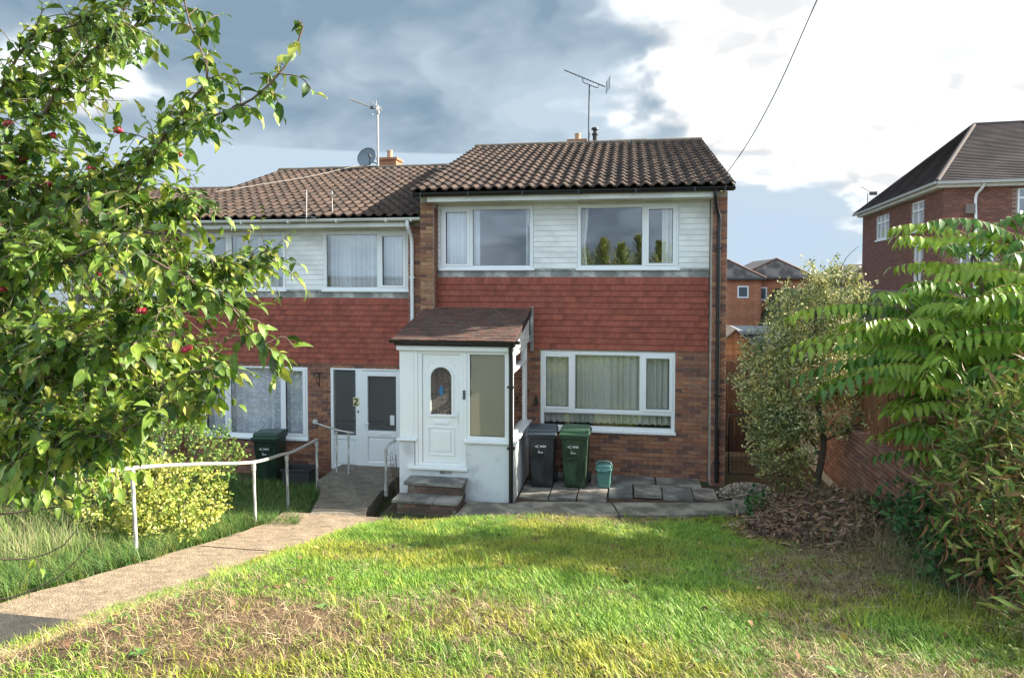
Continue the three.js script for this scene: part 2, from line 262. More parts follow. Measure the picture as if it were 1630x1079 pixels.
// a casement window; lights: [x0, x1, y0, y1, opens]
function windowUnit(parent, x0, x1, y0, y1, z, lights, name = 'window', glass = M.glass) {
  const w = sub(parent, name), f = .055, fr = [];
  fr.push(rbox(x0, x0 + f, y0, y1, z - .07, z, .006), rbox(x1 - f, x1, y0, y1, z - .07, z, .006), rbox(x0 + f, x1 - f, y1 - f, y1, z - .071, z - .001, .006), rbox(x0 + f, x1 - f, y0, y0 + f, z - .071, z - .001, .006));
  const vs = new Set(), hs = new Set();
  for (const l of lights) { if (l[0] > x0 + .1) vs.add([l[0], l[2], l[3]].join()); if (l[2] > y0 + .1) hs.add([l[2], l[0], l[1]].join()); }
  for (const v of vs) { const [x, a, b] = v.split(',').map(Number); fr.push(rbox(x - .03, x + .03, Math.max(a, y0 + f), Math.min(b, y1 - f), z - .069, z - .002, .005)); }
  for (const v of hs) { const [y, a, b] = v.split(',').map(Number); fr.push(rbox(Math.max(a, x0 + f), Math.min(b, x1 - f), y - .03, y + .03, z - .068, z - .003, .005)); }
  part(w, 'frame', fr, M.upvc);
  for (const [a, b, c, d, opens] of lights) {
    const A = a <= x0 + .1 ? x0 + f : a + .03, B = b >= x1 - .1 ? x1 - f : b - .03, Cc = c <= y0 + .1 ? y0 + f : c + .03, D = d >= y1 - .1 ? y1 - f : d - .03, s = opens ? .05 : .014, zf = opens ? z + .014 : z - .012;
    part(w, opens ? 'sash' : 'bead', [rbox(A - (opens ? .012 : 0), A + s, Cc, D, z - .055, zf, .005), rbox(B - s, B + (opens ? .012 : 0), Cc, D, z - .055, zf, .005), rbox(A + s, B - s, D - s, D, z - .054, zf - .001, .005), rbox(A + s, B - s, Cc, Cc + s, z - .054, zf - .001, .005)], M.upvc);
    part(w, 'seal', [box(A + s, A + s + .006, Cc + s, D - s, z - .04, zf - .012), box(B - s - .006, B - s, Cc + s, D - s, z - .04, zf - .012), box(A + s + .006, B - s - .006, D - s - .006, D - s, z - .04, zf - .012), box(A + s + .006, B - s - .006, Cc + s, Cc + s + .006, z - .04, zf - .012)], M.rubber);
    pane(w, A + s, B - s, Cc + s, D - s, z - .03, glass);
  }
  return w;
}
// single-roll interlocking roof tile: across x, down the slope +z, crown up y
function rollTile(w, L, seed) {
  const n = 9, pos = [], uv = [], idx = [], prof = (s) => .012 + .04 * Math.pow(Math.max(0, Math.sin(Math.PI * clamp((s - .38) / .62))), .8) + .006 * Math.cos(s * 9);
  const rows = [[0, -.012], [L * .55, -.004], [L, .0], [L + .002, -.028]];
  rows.forEach(([z, dy]) => { for (let i = 0; i <= n; i++) { const s = i / n; pos.push((s - .5) * (w + .022), prof(s) + dy + .02, z); uv.push(s * .4 + seed * .17, z + dy * 3 + seed * .23); } });
  for (let j = 0; j + 1 < rows.length; j++) for (let i = 0; i < n; i++) { const a = j * (n + 1) + i; idx.push(a, a + n + 1, a + 1, a + 1, a + n + 1, a + n + 2); }
  const g = new THREE.BufferGeometry(); g.setAttribute('position', new THREE.Float32BufferAttribute(pos, 3)); g.setAttribute('uv', new THREE.Float32BufferAttribute(uv, 2)); g.setIndex(idx); const q = g.toNonIndexed(); q.computeVertexNormals(); return q;
}
const HW = 5.61, EAVE = { y: 5.27, z: .33 }, RIDGE = { y: 7.06, z: -5.15 };
const slopeLen = Math.hypot(EAVE.z - RIDGE.z, RIDGE.y - EAVE.y), pitch = Math.atan2(RIDGE.y - EAVE.y, EAVE.z - RIDGE.z);
function halfPipe(x0, x1, y, z, r, flip) { const s = []; for (let i = 0; i <= 10; i++) { const a = Math.PI + Math.PI * i / 10; s.push([Math.cos(a) * r, Math.sin(a) * r]); } for (let i = 10; i >= 0; i--) { const a = Math.PI + Math.PI * i / 10; s.push([Math.cos(a) * (r - .006), Math.sin(a) * (r - .006)]); } return prism(s, x1 - x0).rotateY(Math.PI / 2).translate(x0, y, z); }

function house(cfg) {
  const { x0, dy, dz, flip, label, seed, near } = cfg, W = HW, h = thing('terraced_house', label, 'house', [x0, dy, dz], 0, 'brick houses of the terrace');
  const mx = (a, b) => flip ? [W - b, W - a] : [a, b];
  const zw = -.25, up = [[...mx(.34, 2.13), 3.84, 5.03], [...mx(2.96, 4.79), 3.84, 5.03]];
  const gw = cfg.groundWindow, door = cfg.door, gHoles = [[...gw.r]]; if (door) gHoles.push(door.r); if (cfg.porchHole) gHoles.push(cfg.porchHole);
  const openings = [...up, ...gHoles];
  // shell
  const fw = part(h, 'front_wall', rects(.27, W - .27, -.5, 5.25, openings).map((q) => box(q[0], q[1], q[2], q[3], -.5, zw - .012)), M.mortar);
  part(h, 'party_wall', [box(0, .262, -.5, 5.2, -10.3, -.012), box(W - .262, W, -.5, 5.2, -10.3, -.012), mapUV(prism([[-10.3, 5.2], [-.05, 5.2], [-5.15, 6.86]], .25).rotateY(-Math.PI / 2).translate(.256, 0, 0)), mapUV(prism([[-10.3, 5.2], [-.05, 5.2], [-5.15, 6.86]], .25).rotateY(-Math.PI / 2).translate(W - .006, 0, 0))], M.mortar);
  part(h, 'rear_wall', box(.27, W - .27, -.5, 5.2, -10.3, -10.05), M.mortar);
  part(h, 'inner_wall', [box(.275, W - .275, .35, 5.18, -4.2, -4.1), box(2.48, 2.58, 2.75, 5.18, -4.1, -.52), box(.262, .27, .35, 5.18, -4.1, -.52), box(W - .27, W - .262, .35, 5.18, -4.1, -.52)], M.interior);
  part(h, 'floor', [box(.28, W - .28, -.3, .3, -4.09, -.52), box(.28, W - .28, 2.5, 2.74, -4.09, -.52), box(.28, W - .28, 5.19, 5.25, -10, -.1)], M.interior);
  // brick
  const left = { n: near ? 300 : 0 };
  const hide = cfg.hideBrick;
  bricks(fw, .27, W - .27, 0, 2.4, zw - .006, gHoles, M.brick, left, seed, { hide });
  for (const [a, b, f] of [[0, .26, 1], [W - .26, W, 2]]) bricks(fw, a, b, -.45, 5.1, -.006, [], (flip ? f === 1 : f === 1) ? M.brickTan : M.brick, left, seed + f, { pier: true, hide: (x, y) => cfg.hidePier && cfg.hidePier(f, y) });
  bricks(fw, .27, W - .27, -.45, 0, zw - .006, gHoles, M.brick, { n: 0 }, seed + 5);
  { const l = []; const r = rng(seed + 9); for (let j = 0; j < 72; j++) l.push(box(.268, .276, -.4 + j * .075, -.4 + j * .075 + .064, zw, -.02)); part(fw, 'pier_return', l, M.brick[1]).userData.kind = 'stuff'; }
  // clay tile hanging
  const cl = part(h, 'tile_cladding', box(.28, W - .28, 2.36, 3.72, zw - .01, zw + .005), M.dark), r = rng(seed + 20);
  { const rows = 12, gauge = 1.32 / rows, tw = .165; let left2 = near ? 300 : 0; const rest = M.hung.map(() => []);
    const geos = [0, 1, 2].map((k) => { const g = mapUV(prism([[0, -.03], [.018, -.03], [.013, gauge + .02], [0, gauge + .02]], tw - .0015).rotateY(-Math.PI / 2).translate(tw / 2, 0, 0), 1, k * .37); return g.rotateX(-.13); });
    for (let j = 0; j < rows; j++) for (let i = -1; i < 32; i++) {
      let a = .28 + (i + (j % 2 ? .5 : 0)) * tw, b = a + tw; if (b < .31 || a > W - .31) continue; const ca = Math.max(a, .28), cb = Math.min(b, W - .28); if (cb - ca < .03) continue;
      const k = Math.floor(r() * 5), g = geos[Math.floor(r() * 3)], sx = (cb - ca) / tw, y = 2.37 + j * gauge, tilt = (r() - .5) * .008, x = (ca + cb) / 2, zz = zw + .02 + r() * .002;
      if (left2 > 0 && !(cfg.hideTile && cfg.hideTile(x, y))) { left2--; const m = new THREE.Mesh(g, M.hung[k]); m.name = 'hung_tile'; m.position.set(x, y, zz); m.rotation.z = tilt; m.scale.x = sx; m.castShadow = m.receiveShadow = true; cl.add(m); }
      else rest[k].push(g.clone().scale(sx, 1, 1).rotateZ(tilt).translate(x, y, zz));
    }
    rest.forEach((l, k) => { if (l.length) part(cl, 'tile_hanging', l, M.hung[k]).userData.kind = 'stuff'; }); }
  part(h, 'lead_flashing', [box(.275, W - .275, 3.69, 3.83, zw - .01, zw + .024), rbox(.275, W - .275, 3.805, 3.84, zw, zw + .045, .006)], M.lead);
  // white boarding between the upper windows
  const bd = part(h, 'boarding', rects(.275, W - .275, 3.84, 5.16, up).map((q) => box(q[0], q[1], q[2], q[3], zw - .01, zw + .004)), M.upvcOld);
  const xb = [.275, up[0][0], up[0][1], up[1][0], up[1][1], W - .275].sort((a, b) => a - b);
  for (const [a, b] of [[xb[0], xb[1]], [xb[2], xb[3]], [xb[4], xb[5]]]) for (let j = 0; j < 13; j++) { const y = 3.85 + j * .1005; if (b - a < .04) continue; const g = mapUV(prism([[0, 0], [.018, .002], [.018, .016], [.012, .096], [0, .096]], b - a - .012).rotateY(-Math.PI / 2).translate(b - .006, y, zw + .004), 1, j * .13 + a); part(bd, 'board', g, M.whiteBoard); }
  // windows
  for (const [k, u] of up.entries()) { const cut = flip ? (k ? u[0] + .59 * (u[1] - u[0]) / 1.8 : u[1] - .63) : (k ? u[1] - .63 : u[0] + .59); const smallLeft = flip ? k === 1 : k === 0; const c = smallLeft ? u[0] + (k && flip ? .59 : .59) : u[1] - .61;
    const w = windowUnit(h, ...u, zw + .03, smallLeft ? [[u[0], c, u[2], u[3], 1], [c, u[1], u[2], u[3], 0]] : [[u[0], c, u[2], u[3], 0], [c, u[1], u[2], u[3], 1]]);
    part(w, 'sill', rbox(u[0] - .03, u[1] + .03, u[2] - .03, u[2] + .012, zw - .02, zw + .075, .008), M.upvc); }
  { const [a, b, c, d] = gw.r, w = windowUnit(h, a, b, c, d, zw + .01, gw.lights); part(w, 'sill', rbox(a - .02, b + .02, c - .045, c + .004, zw - .03, zw + .07, .01), M.upvc); }
  // roof
  const rf = part(h, 'roof', [mapUV(prism([[EAVE.z - .04, EAVE.y - .03], [RIDGE.z, RIDGE.y - .03], [-10.6, EAVE.y - .03], [-10.6, EAVE.y - .1], [RIDGE.z, RIDGE.y - .12], [EAVE.z - .04, EAVE.y - .1]], W + .12).rotateY(-Math.PI / 2).translate(W + .06, 0, 0))], M.deck);
  { const cols = 28, rowsN = 17, cw = (W + .14) / cols, g0 = slopeLen / rowsN, geos = [0, 1, 2, 3].map((k) => rollTile(cw, g0 + .05, k)), rest = M.roofTile.map(() => []); let left3 = near ? 300 : 0; const rr = rng(seed + 40);
    const q = new THREE.Quaternion().setFromAxisAngle(new THREE.Vector3(1, 0, 0), pitch), mt = new THREE.Matrix4(), sc = new THREE.Vector3(1, 1, 1);
    const smooth = cfg.roofJoint;
    for (let j = 0; j < rowsN; j++) for (let i = 0; i < cols; i++) {
      const t = 1 - (j + 1) * g0 / slopeLen, y = mix(EAVE.y, RIDGE.y, 1 - (t < 0 ? 0 : t)), s = (rowsN - 1 - j) * g0;
      const d = j * g0, px = -.07 + (i + .5) * cw + (rr() - .5) * .006, py = EAVE.y + (d + g0) * Math.sin(pitch) - .01 + (rr() - .5) * .004, pz = EAVE.z - (d + g0) * Math.cos(pitch);
      const k = Math.floor(rr() * 5), g = geos[Math.floor(rr() * 4)], qq = q.clone().multiply(new THREE.Quaternion().setFromEuler(new THREE.Euler((rr() - .5) * .012 - .06, (rr() - .5) * .02, (rr() - .5) * .02)));
      if (left3 > 0) { left3--; const m = new THREE.Mesh(g, M.roofTile[k]); m.name = 'roof_tile'; m.position.set(px, py, pz); m.quaternion.copy(qq); m.castShadow = m.receiveShadow = true; rf.add(m); }
      else rest[k].push(g.clone().applyMatrix4(mt.compose(new THREE.Vector3(px, py, pz), qq, sc)));
    }
    rest.forEach((l, k) => { if (l.length) part(rf, 'roof_tiling', l, M.roofTile[k]).userData.kind = 'stuff'; });
    for (let i = 0; i < 13; i++) { const a = -.07 + i * (W + .14) / 13, g = new THREE.CylinderGeometry(.12, .125, (W + .14) / 13 - .008, 10, 1, false, -Math.PI / 2, Math.PI).rotateZ(Math.PI / 2).translate(a + (W + .14) / 26, RIDGE.y - .02 + (rr() - .5) * .012, RIDGE.z); const gg = new THREE.CylinderGeometry(.12, .12, (W + .14) / 13 - .006, 12).rotateZ(Math.PI / 2).scale(1, .8, 1).translate(a + (W + .14) / 26, RIDGE.y + .0 + (rr() - .5) * .012, RIDGE.z); part(rf, 'ridge_tile', mapUV(gg), M.ridge[i % 3]); }
    for (const x of [-.075, W + .045]) part(rf, 'verge', mapUV(prism([[EAVE.z, EAVE.y - .09], [RIDGE.z, RIDGE.y - .09], [-10.6, EAVE.y - .09], [-10.6, EAVE.y], [RIDGE.z, RIDGE.y + .0], [EAVE.z, EAVE.y]], .03).rotateY(-Math.PI / 2).translate(x + .03, 0, 0)), M.ridge[0]); }
  // eaves
  part(h, 'fascia', [rbox(.2, W - .2, 5.08, 5.2, .2, .225, .004)], M.upvcOld);
  part(h, 'soffit', box(.2, W - .2, 5.085, 5.1, zw, .2), M.upvcOld);
  const gm = cfg.gutterMat; part(h, 'gutter', [halfPipe(-.05, W + .08, 5.24, .3, .06), ...[.1, 1, 2, 3, 4, 5, 5.5].map((x) => box(x, x + .03, 5.165, 5.24, .225, .365))].map((g) => clean(g)), gm);
  cfg.extra && cfg.extra(h);
  return h;
}
function downpipe(h, pts, r, mat, clips) { const p = part(h, 'downpipe', tube(pts, r, 12, 60), mat); part(p, 'clip', clips.map(([x, y, z]) => box(x - r * 1.5, x + r * 1.5, y - .012, y + .012, z - r * 2.2, z + r * .9)), mat); }
function chimney(h, x0, x1, y0, y1, z0, z1, px, ph) {
  const c = part(h, 'chimney', [box(x0, x1, y0, y1 - .07, z0, z1), box(x0 - .04, x1 + .04, y1 - .07, y1, z0 - .04, z1 + .04)], M.brick[3]);
  part(c, 'chimney_pot', new THREE.LatheGeometry([[.0, 0], [.09, 0], [.08, ph * .15], [.072, ph * .8], [.085, ph * .84], [.085, ph], [.06, ph], [.055, ph * .5]].map(([a, b]) => new THREE.Vector2(a, b)), 16).translate(px, y1, (z0 + z1) / 2), std([.5, .33, .22], { map: T.mottle }));
}
const houseOne = house({
  x0: -3.88, dy: 0, dz: 0, flip: false, near: true, seed: 100, gutterMat: M.black, label: 'nearest terraced house, black gutter and downpipe, white porch on its front',
  groundWindow: { r: [2.27, 4.75, .84, 2.3], lights: [[2.27, 2.88, 1.18, 2.3, 1], [2.88, 4.15, 1.18, 2.3, 0], [4.15, 4.75, 1.18, 2.3, 1], [2.27, 4.75, .84, 1.18, 0]] },
  hideBrick: (x, y) => x < 2.0, hidePier: (f, y) => f === 1 ? y < 3.1 : false, hideTile: (x, y) => x < 2.1 && y < 2.9, porchHole: [.7, 1.6, .3, 2.2],
  extra: (h) => {
    downpipe(h, [[5.36, 5.2, .3], [5.37, 5.05, .28], [5.42, 4.86, .1], [5.46, 4.75, .06], [5.46, 4.4, .055], [5.46, 2, .055], [5.46, .05, .055]], .036, M.black, [[5.46, 4.2, .055], [5.46, 2.9, .055], [5.46, 1.6, .055], [5.46, .4, .055]]);
    chimney(h, 2.3, 2.76, 6.4, 7.36, -6.45, -5.95, 2.53, .2);
    part(h, 'flue_pipe', [rod([3.02, 6.7, -5.6], [3.02, 7.38, -5.6], .06, 14), rod([3.02, 7.38, -5.6], [3.02, 7.42, -5.6], .085, 14), rod([3.02, 7.42, -5.6], [3.02, 7.52, -5.6], .05, 14), rod([3.02, 7.52, -5.6], [3.02, 7.57, -5.6], .1, 14, .085)], M.black);
  },
});
const houseTwo = house({
  x0: -9.58, dy: -.42, dz: -.35, flip: true, near: true, seed: 200, gutterMat: M.upvcOld, label: 'middle terraced house with white gutter, lace curtains and half-glazed white door',
  groundWindow: { r: [.72, 3.1, .78, 2.28], lights: [[.72, 1.33, .78, 2.28, 1], [1.33, 2.54, .78, 2.28, 0], [2.54, 3.1, .78, 2.28, 1]] },
  door: { r: [3.6, 5.14, .18, 2.28] }, hideBrick: (x, y) => false, hidePier: (f, y) => f === 1 || y < 2,
  extra: (h) => {
    downpipe(h, [[5.43, 5.2, .3], [5.43, 5.08, .29], [5.44, 4.9, .1], [5.44, 4.8, .06], [5.44, 4, .055], [5.44, 2, .055], [5.44, .1, .055]], .036, M.upvc, [[5.44, 4.1, .055], [5.44, 2.6, .055]]);
    chimney(h, 2.55, 3.08, 6.4, 7.5, -6.4, -5.9, 2.81, .24);
    // door set: side light and half-glazed door
    const z = -.24, d = sub(h, 'door');
    part(d, 'frame', [rbox(3.6, 3.66, .18, 2.28, z - .07, z), rbox(5.08, 5.14, .18, 2.28, z - .07, z), rbox(3.66, 5.08, 2.22, 2.28, z - .071, z - .001), rbox(3.66, 5.08, .18, .25, z - .071, z - .001), rbox(4.14, 4.3, .25, 2.22, z - .069, z + .004)], M.upvc);
    part(d, 'side_panel', [box(3.66, 4.14, .25, .85, z - .05, z - .03), rbox(3.66, 4.14, .8, .88, z - .06, z - .004), rbox(3.7, 4.1, .3, .78, z - .045, z - .022, .01)], M.upvc);
    pane(d, 3.68, 4.12, .88, 2.2, z - .03, M.obscure);
    part(d, 'leaf', [rbox(4.3, 4.4, .26, 2.21, z - .055, z + .012), rbox(5.0, 5.08, .26, 2.21, z - .055, z + .012), rbox(4.4, 5.0, 2.11, 2.21, z - .055, z + .011), rbox(4.4, 5.0, .87, 1.0, z - .055, z + .011), rbox(4.4, 5.0, .26, .36, z - .055, z + .011), box(4.4, 5.0, .36, .87, z - .045, z - .02), rbox(4.44, 4.96, .4, .83, z - .04, z - .006, .012)], M.upvc);
    pane(d, 4.4, 5.0, 1.0, 2.11, z - .03, M.obscure);
    part(d, 'letter_plate', rbox(4.62, 4.86, .915, .96, z + .005, z + .022, .006), M.upvc);
    part(d, 'handle', [rbox(4.325, 4.355, 1.02, 1.22, z + .008, z + .022, .008), rod([4.34, 1.15, z + .02], [4.34, 1.15, z + .06], .009), rod([4.34, 1.15, z + .055], [4.45, 1.15, z + .055], .009)], M.upvc);
    part(d, 'bell_push', [rbox(4.18, 4.21, 1.36, 1.4, z + .003, z + .02, .004)], M.black);
    part(d, 'window_sticker', box(4.86, 4.95, 1.12, 1.32, z - .029, z - .027), std([.7, .72, .72]));
  },
});
house({ x0: -15.28, dy: -.84, dz: -.7, flip: false, near: false, seed: 300, gutterMat: M.upvcOld, label: 'farthest terraced house at left, mostly hidden behind the leafy tree',
  groundWindow: { r: [2.4, 4.75, .8, 2.28], lights: [[2.4, 2.95, .8, 2.28, 1], [2.95, 4.2, .8, 2.28, 0], [4.2, 4.75, .8, 2.28, 1]] },
  extra: (h) => downpipe(h, [[5.43, 5.2, .3], [5.43, 5.08, .29], [5.44, 4.9, .1], [5.44, 4.8, .06], [5.44, 2, .055], [5.44, .1, .055]], .036, M.upvc, [[5.44, 4.1, .055]]) });

// ---------------------------------------------------------------- porch
{
  const p = thing('porch', 'white rendered porch with tiled lean-to roof and panelled front door', 'porch'), X0 = -3.76, X1 = -1.83, Z = 1.63;
  const base = [box(X0, X0 + .26, -.3, .97, Z - .2, Z), box(X0 + .26, -2.62, -.3, .5, Z - .2, Z - .001), box(-2.62, X1, -.3, .97, Z - .2, Z), box(X0, X0 + .2, -.3, .97, -.2, Z - .2), box(X1 - .2, X1, -.3, .97, -.2, Z - .2)];
  part(p, 'render_wall', base, M.render);
  part(p, 'floor', box(X0 + .2, X1 - .2, .3, .5, -.2, Z - .2), M.interior);
  part(p, 'air_brick', box(-3.06, -2.86, .425, .475, Z - .01, Z + .004), M.lead);
  part(p, 'side_panel', [box(X0 + .01, X0 + .06, .97, 2.5, -.2, Z - .08), rbox(X0, X0 + .27, 1.0, 2.48, Z - .1, Z - .02), rbox(X0 + .025, X0 + .245, 1.03, 2.46, Z - .03, Z - .012)], M.upvc);
  part(p, 'sill', [rbox(X0 - .04, X0 + .3, .965, 1.0, Z - .14, Z + .05, .008), rbox(-2.64, X1 + .06, .965, 1.005, Z - .12, Z + .05, .008), rbox(X1 - .1, X1 + .059, .966, 1.004, -.2, Z - .12, .008), rbox(-3.6, -2.58, .5, .545, Z - .1, Z + .07, .008)], M.upvc);
  part(p, 'corner_post', [rbox(X1 - .1, X1 - .01, 1.005, 2.5, Z - .1, Z - .01), rbox(-2.66, -2.6, .545, 2.5, Z - .1, Z - .012), rbox(X0 + .27, X0 + .32, .545, 2.5, Z - .1, Z - .012)], M.upvc);
  part(p, 'fascia', [rbox(X0 - .03, X1 + .03, 2.48, 2.63, Z - .1, Z + .05), box(X0 - .02, X0 + .01, 2.48, 2.6, -.2, Z - .1), box(X1 - .01, X1 + .02, 2.48, 2.6, -.2, Z - .1)], M.upvc);
  { // front window and side window
    const w = sub(p, 'window'); part(w, 'frame', [rbox(-2.6, -2.55, 1.005, 2.48, Z - .08, Z - .02), rbox(-1.97, -1.93, 1.005, 2.48, Z - .08, Z - .02), rbox(-2.55, -1.97, 2.42, 2.48, Z - .081, Z - .021), rbox(-2.55, -1.97, 1.005, 1.07, Z - .081, Z - .021)], M.upvc);
    part(w, 'seal', [box(-2.55, -2.544, 1.07, 2.42, Z - .06, Z - .03), box(-1.976, -1.97, 1.07, 2.42, Z - .06, Z - .03), box(-2.544, -1.976, 2.414, 2.42, Z - .06, Z - .03), box(-2.544, -1.976, 1.07, 1.076, Z - .06, Z - .03)], M.rubber);
    pane(w, -2.55, -1.97, 1.07, 2.42, Z - .05, M.frost);
    const s = sub(p, 'side_window'), zz = [.0, .45, 1.5]; const fr = []; for (const z of [-.1, .05, 1.45]) fr.push(rbox(X1 - .08, X1 - .015, 1.005, 2.48, z, z + .07)); fr.push(rbox(X1 - .081, X1 - .016, 1.005, 1.07, .12, 1.45), rbox(X1 - .081, X1 - .016, 2.42, 2.48, .12, 1.45), rbox(X1 - .081, X1 - .016, 2.1, 2.15, .12, 1.45));
    part(s, 'frame', fr, M.upvc); part(s, 'sash', [rbox(X1 - .06, X1 + .012, 2.13, 2.18, .1, 1.47), rbox(X1 - .06, X1 + .012, 2.39, 2.44, .1, 1.47), rbox(X1 - .06, X1 + .011, 2.18, 2.39, .1, .16), rbox(X1 - .06, X1 + .011, 2.18, 2.39, 1.41, 1.47)], M.upvc);
    const pg = (z0, z1, y0, y1) => part(s, 'pane', mapUV(new THREE.PlaneGeometry(z1 - z0, y1 - y0).rotateY(Math.PI / 2).translate(X1 - .045, (y0 + y1) / 2, (z0 + z1) / 2)), M.glass); pg(.12, 1.45, 1.07, 2.1); pg(.16, 1.41, 2.18, 2.39);
  }
  { // panelled door with an arched leaded light
    const d = sub(p, 'door'), a = X0 + .32, b = -2.66, z = Z - .045;
    part(d, 'frame', [rbox(a, a + .07, .545, 2.48, z - .06, z + .02), rbox(b - .06, b, .545, 2.48, z - .06, z + .02), rbox(a + .07, b - .06, 2.41, 2.48, z - .061, z + .019), rbox(a + .07, b - .06, .545, .6, z - .061, z + .019)], M.upvc);
    const A = a + .075, B = b - .065, cx = (A + B) / 2, hole = new THREE.Path(), sh = new THREE.Shape([[A, .603], [B, .603], [B, 2.405], [A, 2.405]].map((q) => new THREE.Vector2(...q)));
    const gw = .185, y0 = 1.4, y1 = 2.02; hole.moveTo(cx - gw, y0); hole.lineTo(cx + gw, y0); hole.lineTo(cx + gw, y1); hole.absarc(cx, y1, gw, 0, Math.PI, false); hole.lineTo(cx - gw, y0); sh.holes.push(hole);
    part(d, 'leaf', mapUV(new THREE.ExtrudeGeometry(sh, { depth: .044, bevelEnabled: false, curveSegments: 20 }).translate(0, 0, z - .05)), M.upvc);
    const ring = (w0, w1, dep, zz) => { const o = new THREE.Shape(), i = new THREE.Path(); o.moveTo(cx - w1, y0 - (w1 - gw)); o.lineTo(cx + w1, y0 - (w1 - gw)); o.lineTo(cx + w1, y1); o.absarc(cx, y1, w1, 0, Math.PI, false); o.lineTo(cx - w1, y0 - (w1 - gw)); i.moveTo(cx - w0, y0 - (w0 - gw)); i.lineTo(cx + w0, y0 - (w0 - gw)); i.lineTo(cx + w0, y1); i.absarc(cx, y1, w0, 0, Math.PI, false); i.lineTo(cx - w0, y0 - (w0 - gw)); o.holes.push(i); return mapUV(new THREE.ExtrudeGeometry(o, { depth: dep, bevelEnabled: true, bevelSize: .003, bevelThickness: .003, bevelSegments: 1, curveSegments: 24 }).translate(0, 0, zz)); };
    part(d, 'glazing_bead', ring(gw - .004, gw + .028, .016, z - .006), M.upvc);
    const raised = (x0, x1, c0, c1, o) => [rbox(x0, x1, c0, c0 + o, z - .006, z + .008, .005), rbox(x0, x1, c1 - o, c1, z - .006, z + .008, .005), rbox(x0, x0 + o, c0 + o, c1 - o, z - .006, z + .008, .005), rbox(x1 - o, x1, c0 + o, c1 - o, z - .006, z + .008, .005)];
    part(d, 'lower_panel', [...raised(cx - .23, cx + .23, .72, 1.2, .022), rbox(cx - .16, cx + .16, .79, 1.13, z - .006, z + .009, .008)], M.upvc);
    part(d, 'moulding', [...[-1, 1].flatMap((s) => [rod([cx + s * .21, 2.27, z - .004], [cx + s * .13, 2.29, z - .004], .007, 6), rod([cx + s * .22, 2.26, z - .004], [cx + s * .225, 2.17, z - .004], .007, 6)])], M.upvc);
    part(d, 'letter_plate', rbox(cx - .13, cx + .13, 1.245, 1.3, z - .004, z + .012, .008), M.upvc);
    part(d, 'handle', [rbox(B - .06, B - .03, 1.27, 1.47, z - .005, z + .012, .006), rod([B - .045, 1.4, z + .01], [B - .045, 1.4, z + .05], .009), rod([B - .04, 1.4, z + .045], [B - .15, 1.4, z + .045], .009)], M.upvc);
    const gl = sub(d, 'leaded_light'); // glass stands with its lead lines
    const gs = new THREE.Shape(); gs.moveTo(cx - gw, y0); gs.lineTo(cx + gw, y0); gs.lineTo(cx + gw, y1); gs.absarc(cx, y1, gw, 0, Math.PI, false); gs.lineTo(cx - gw, y0);
    part(d, 'pane', mapUV(new THREE.ShapeGeometry(gs, 20).translate(0, 0, z - .022)), M.obscure); d.remove(gl);
    const L = []; const zl = z - .018; const ov = (x, y, rx, ry, a0, a1, n = 14) => { const q = []; for (let i = 0; i <= n; i++) { const t = mix(a0, a1, i / n); q.push([x + rx * Math.cos(t), y + ry * Math.sin(t), zl]); } return tube(q, .003, 4, n); };
    L.push(ov(cx, 2.0, .13, .16, .25, Math.PI - .25), ov(cx, 1.8, .05, .14, 0, 2 * Math.PI), tube([[cx - .13, 1.42, zl], [cx - .13, 1.9, zl], [cx - .1, 2.05, zl]], .003, 4, 8), tube([[cx + .13, 1.42, zl], [cx + .13, 1.9, zl], [cx + .1, 2.05, zl]], .003, 4, 8), rod([cx, 2.18, zl], [cx, 1.94, zl], .003, 4), rod([cx, 1.66, zl], [cx, 1.45, zl], .003, 4), rod([cx - gw, 1.45, zl], [cx + gw, 1.45, zl], .003, 4));
    for (let i = 0; i < 6; i++) L.push(new THREE.SphereGeometry(.013, 6, 5).scale(1.4, 1, .3).translate(cx - .15 + i * .06, 1.43, zl)); for (let i = 0; i < 7; i++) { const t = .5 + i * .36; L.push(new THREE.SphereGeometry(.012, 6, 5).scale(1.3, 1, .3).translate(cx + .13 * Math.cos(t), 2.0 + .14 * Math.sin(t), zl)); }
    part(d, 'lead_lines', L, std([.08, .08, .08], { metalness: .4 }));
    part(d, 'blue_glass_motif', [new THREE.SphereGeometry(.045, 10, 8).scale(.75, 2, .06).translate(cx, 1.8, zl), new THREE.SphereGeometry(.03, 8, 6).scale(1.4, .8, .08).translate(cx - .02, 1.79, zl)], std([.03, .16, .32], { roughness: .2 }));
  }
  { // doorbell, lean-to roof of plain tiles, gutter and downpipe
    part(p, 'doorbell', [rbox(-2.665, -2.625, 1.68, 1.83, Z - .015, Z + .012, .006)], M.gunmetal);
    const y0 = 2.66, y1 = 3.1, z0 = Z + .12, z1 = -.2, len = Math.hypot(y1 - y0, z0 - z1), an = Math.atan2(y1 - y0, z0 - z1);
    const rf = part(p, 'roof', [mapUV(prism([[z0 - .03, y0 - .03], [z1, y1 - .03], [z1, y1 - .12], [z0 - .03, y0 - .1]], X1 - X0 + .1).rotateY(-Math.PI / 2).translate(X1 + .05, 0, 0))], M.deck); const r = rng(71), rows = 15, g0 = len / rows, cols = 13, tw = (X1 - X0 + .12) / cols;
    const geos = [0, 1, 2].map((k) => mapUV(new THREE.BoxGeometry(tw - .006, .02, g0 * 1.7).translate(0, 0, g0 * .85), 1, k * .41));
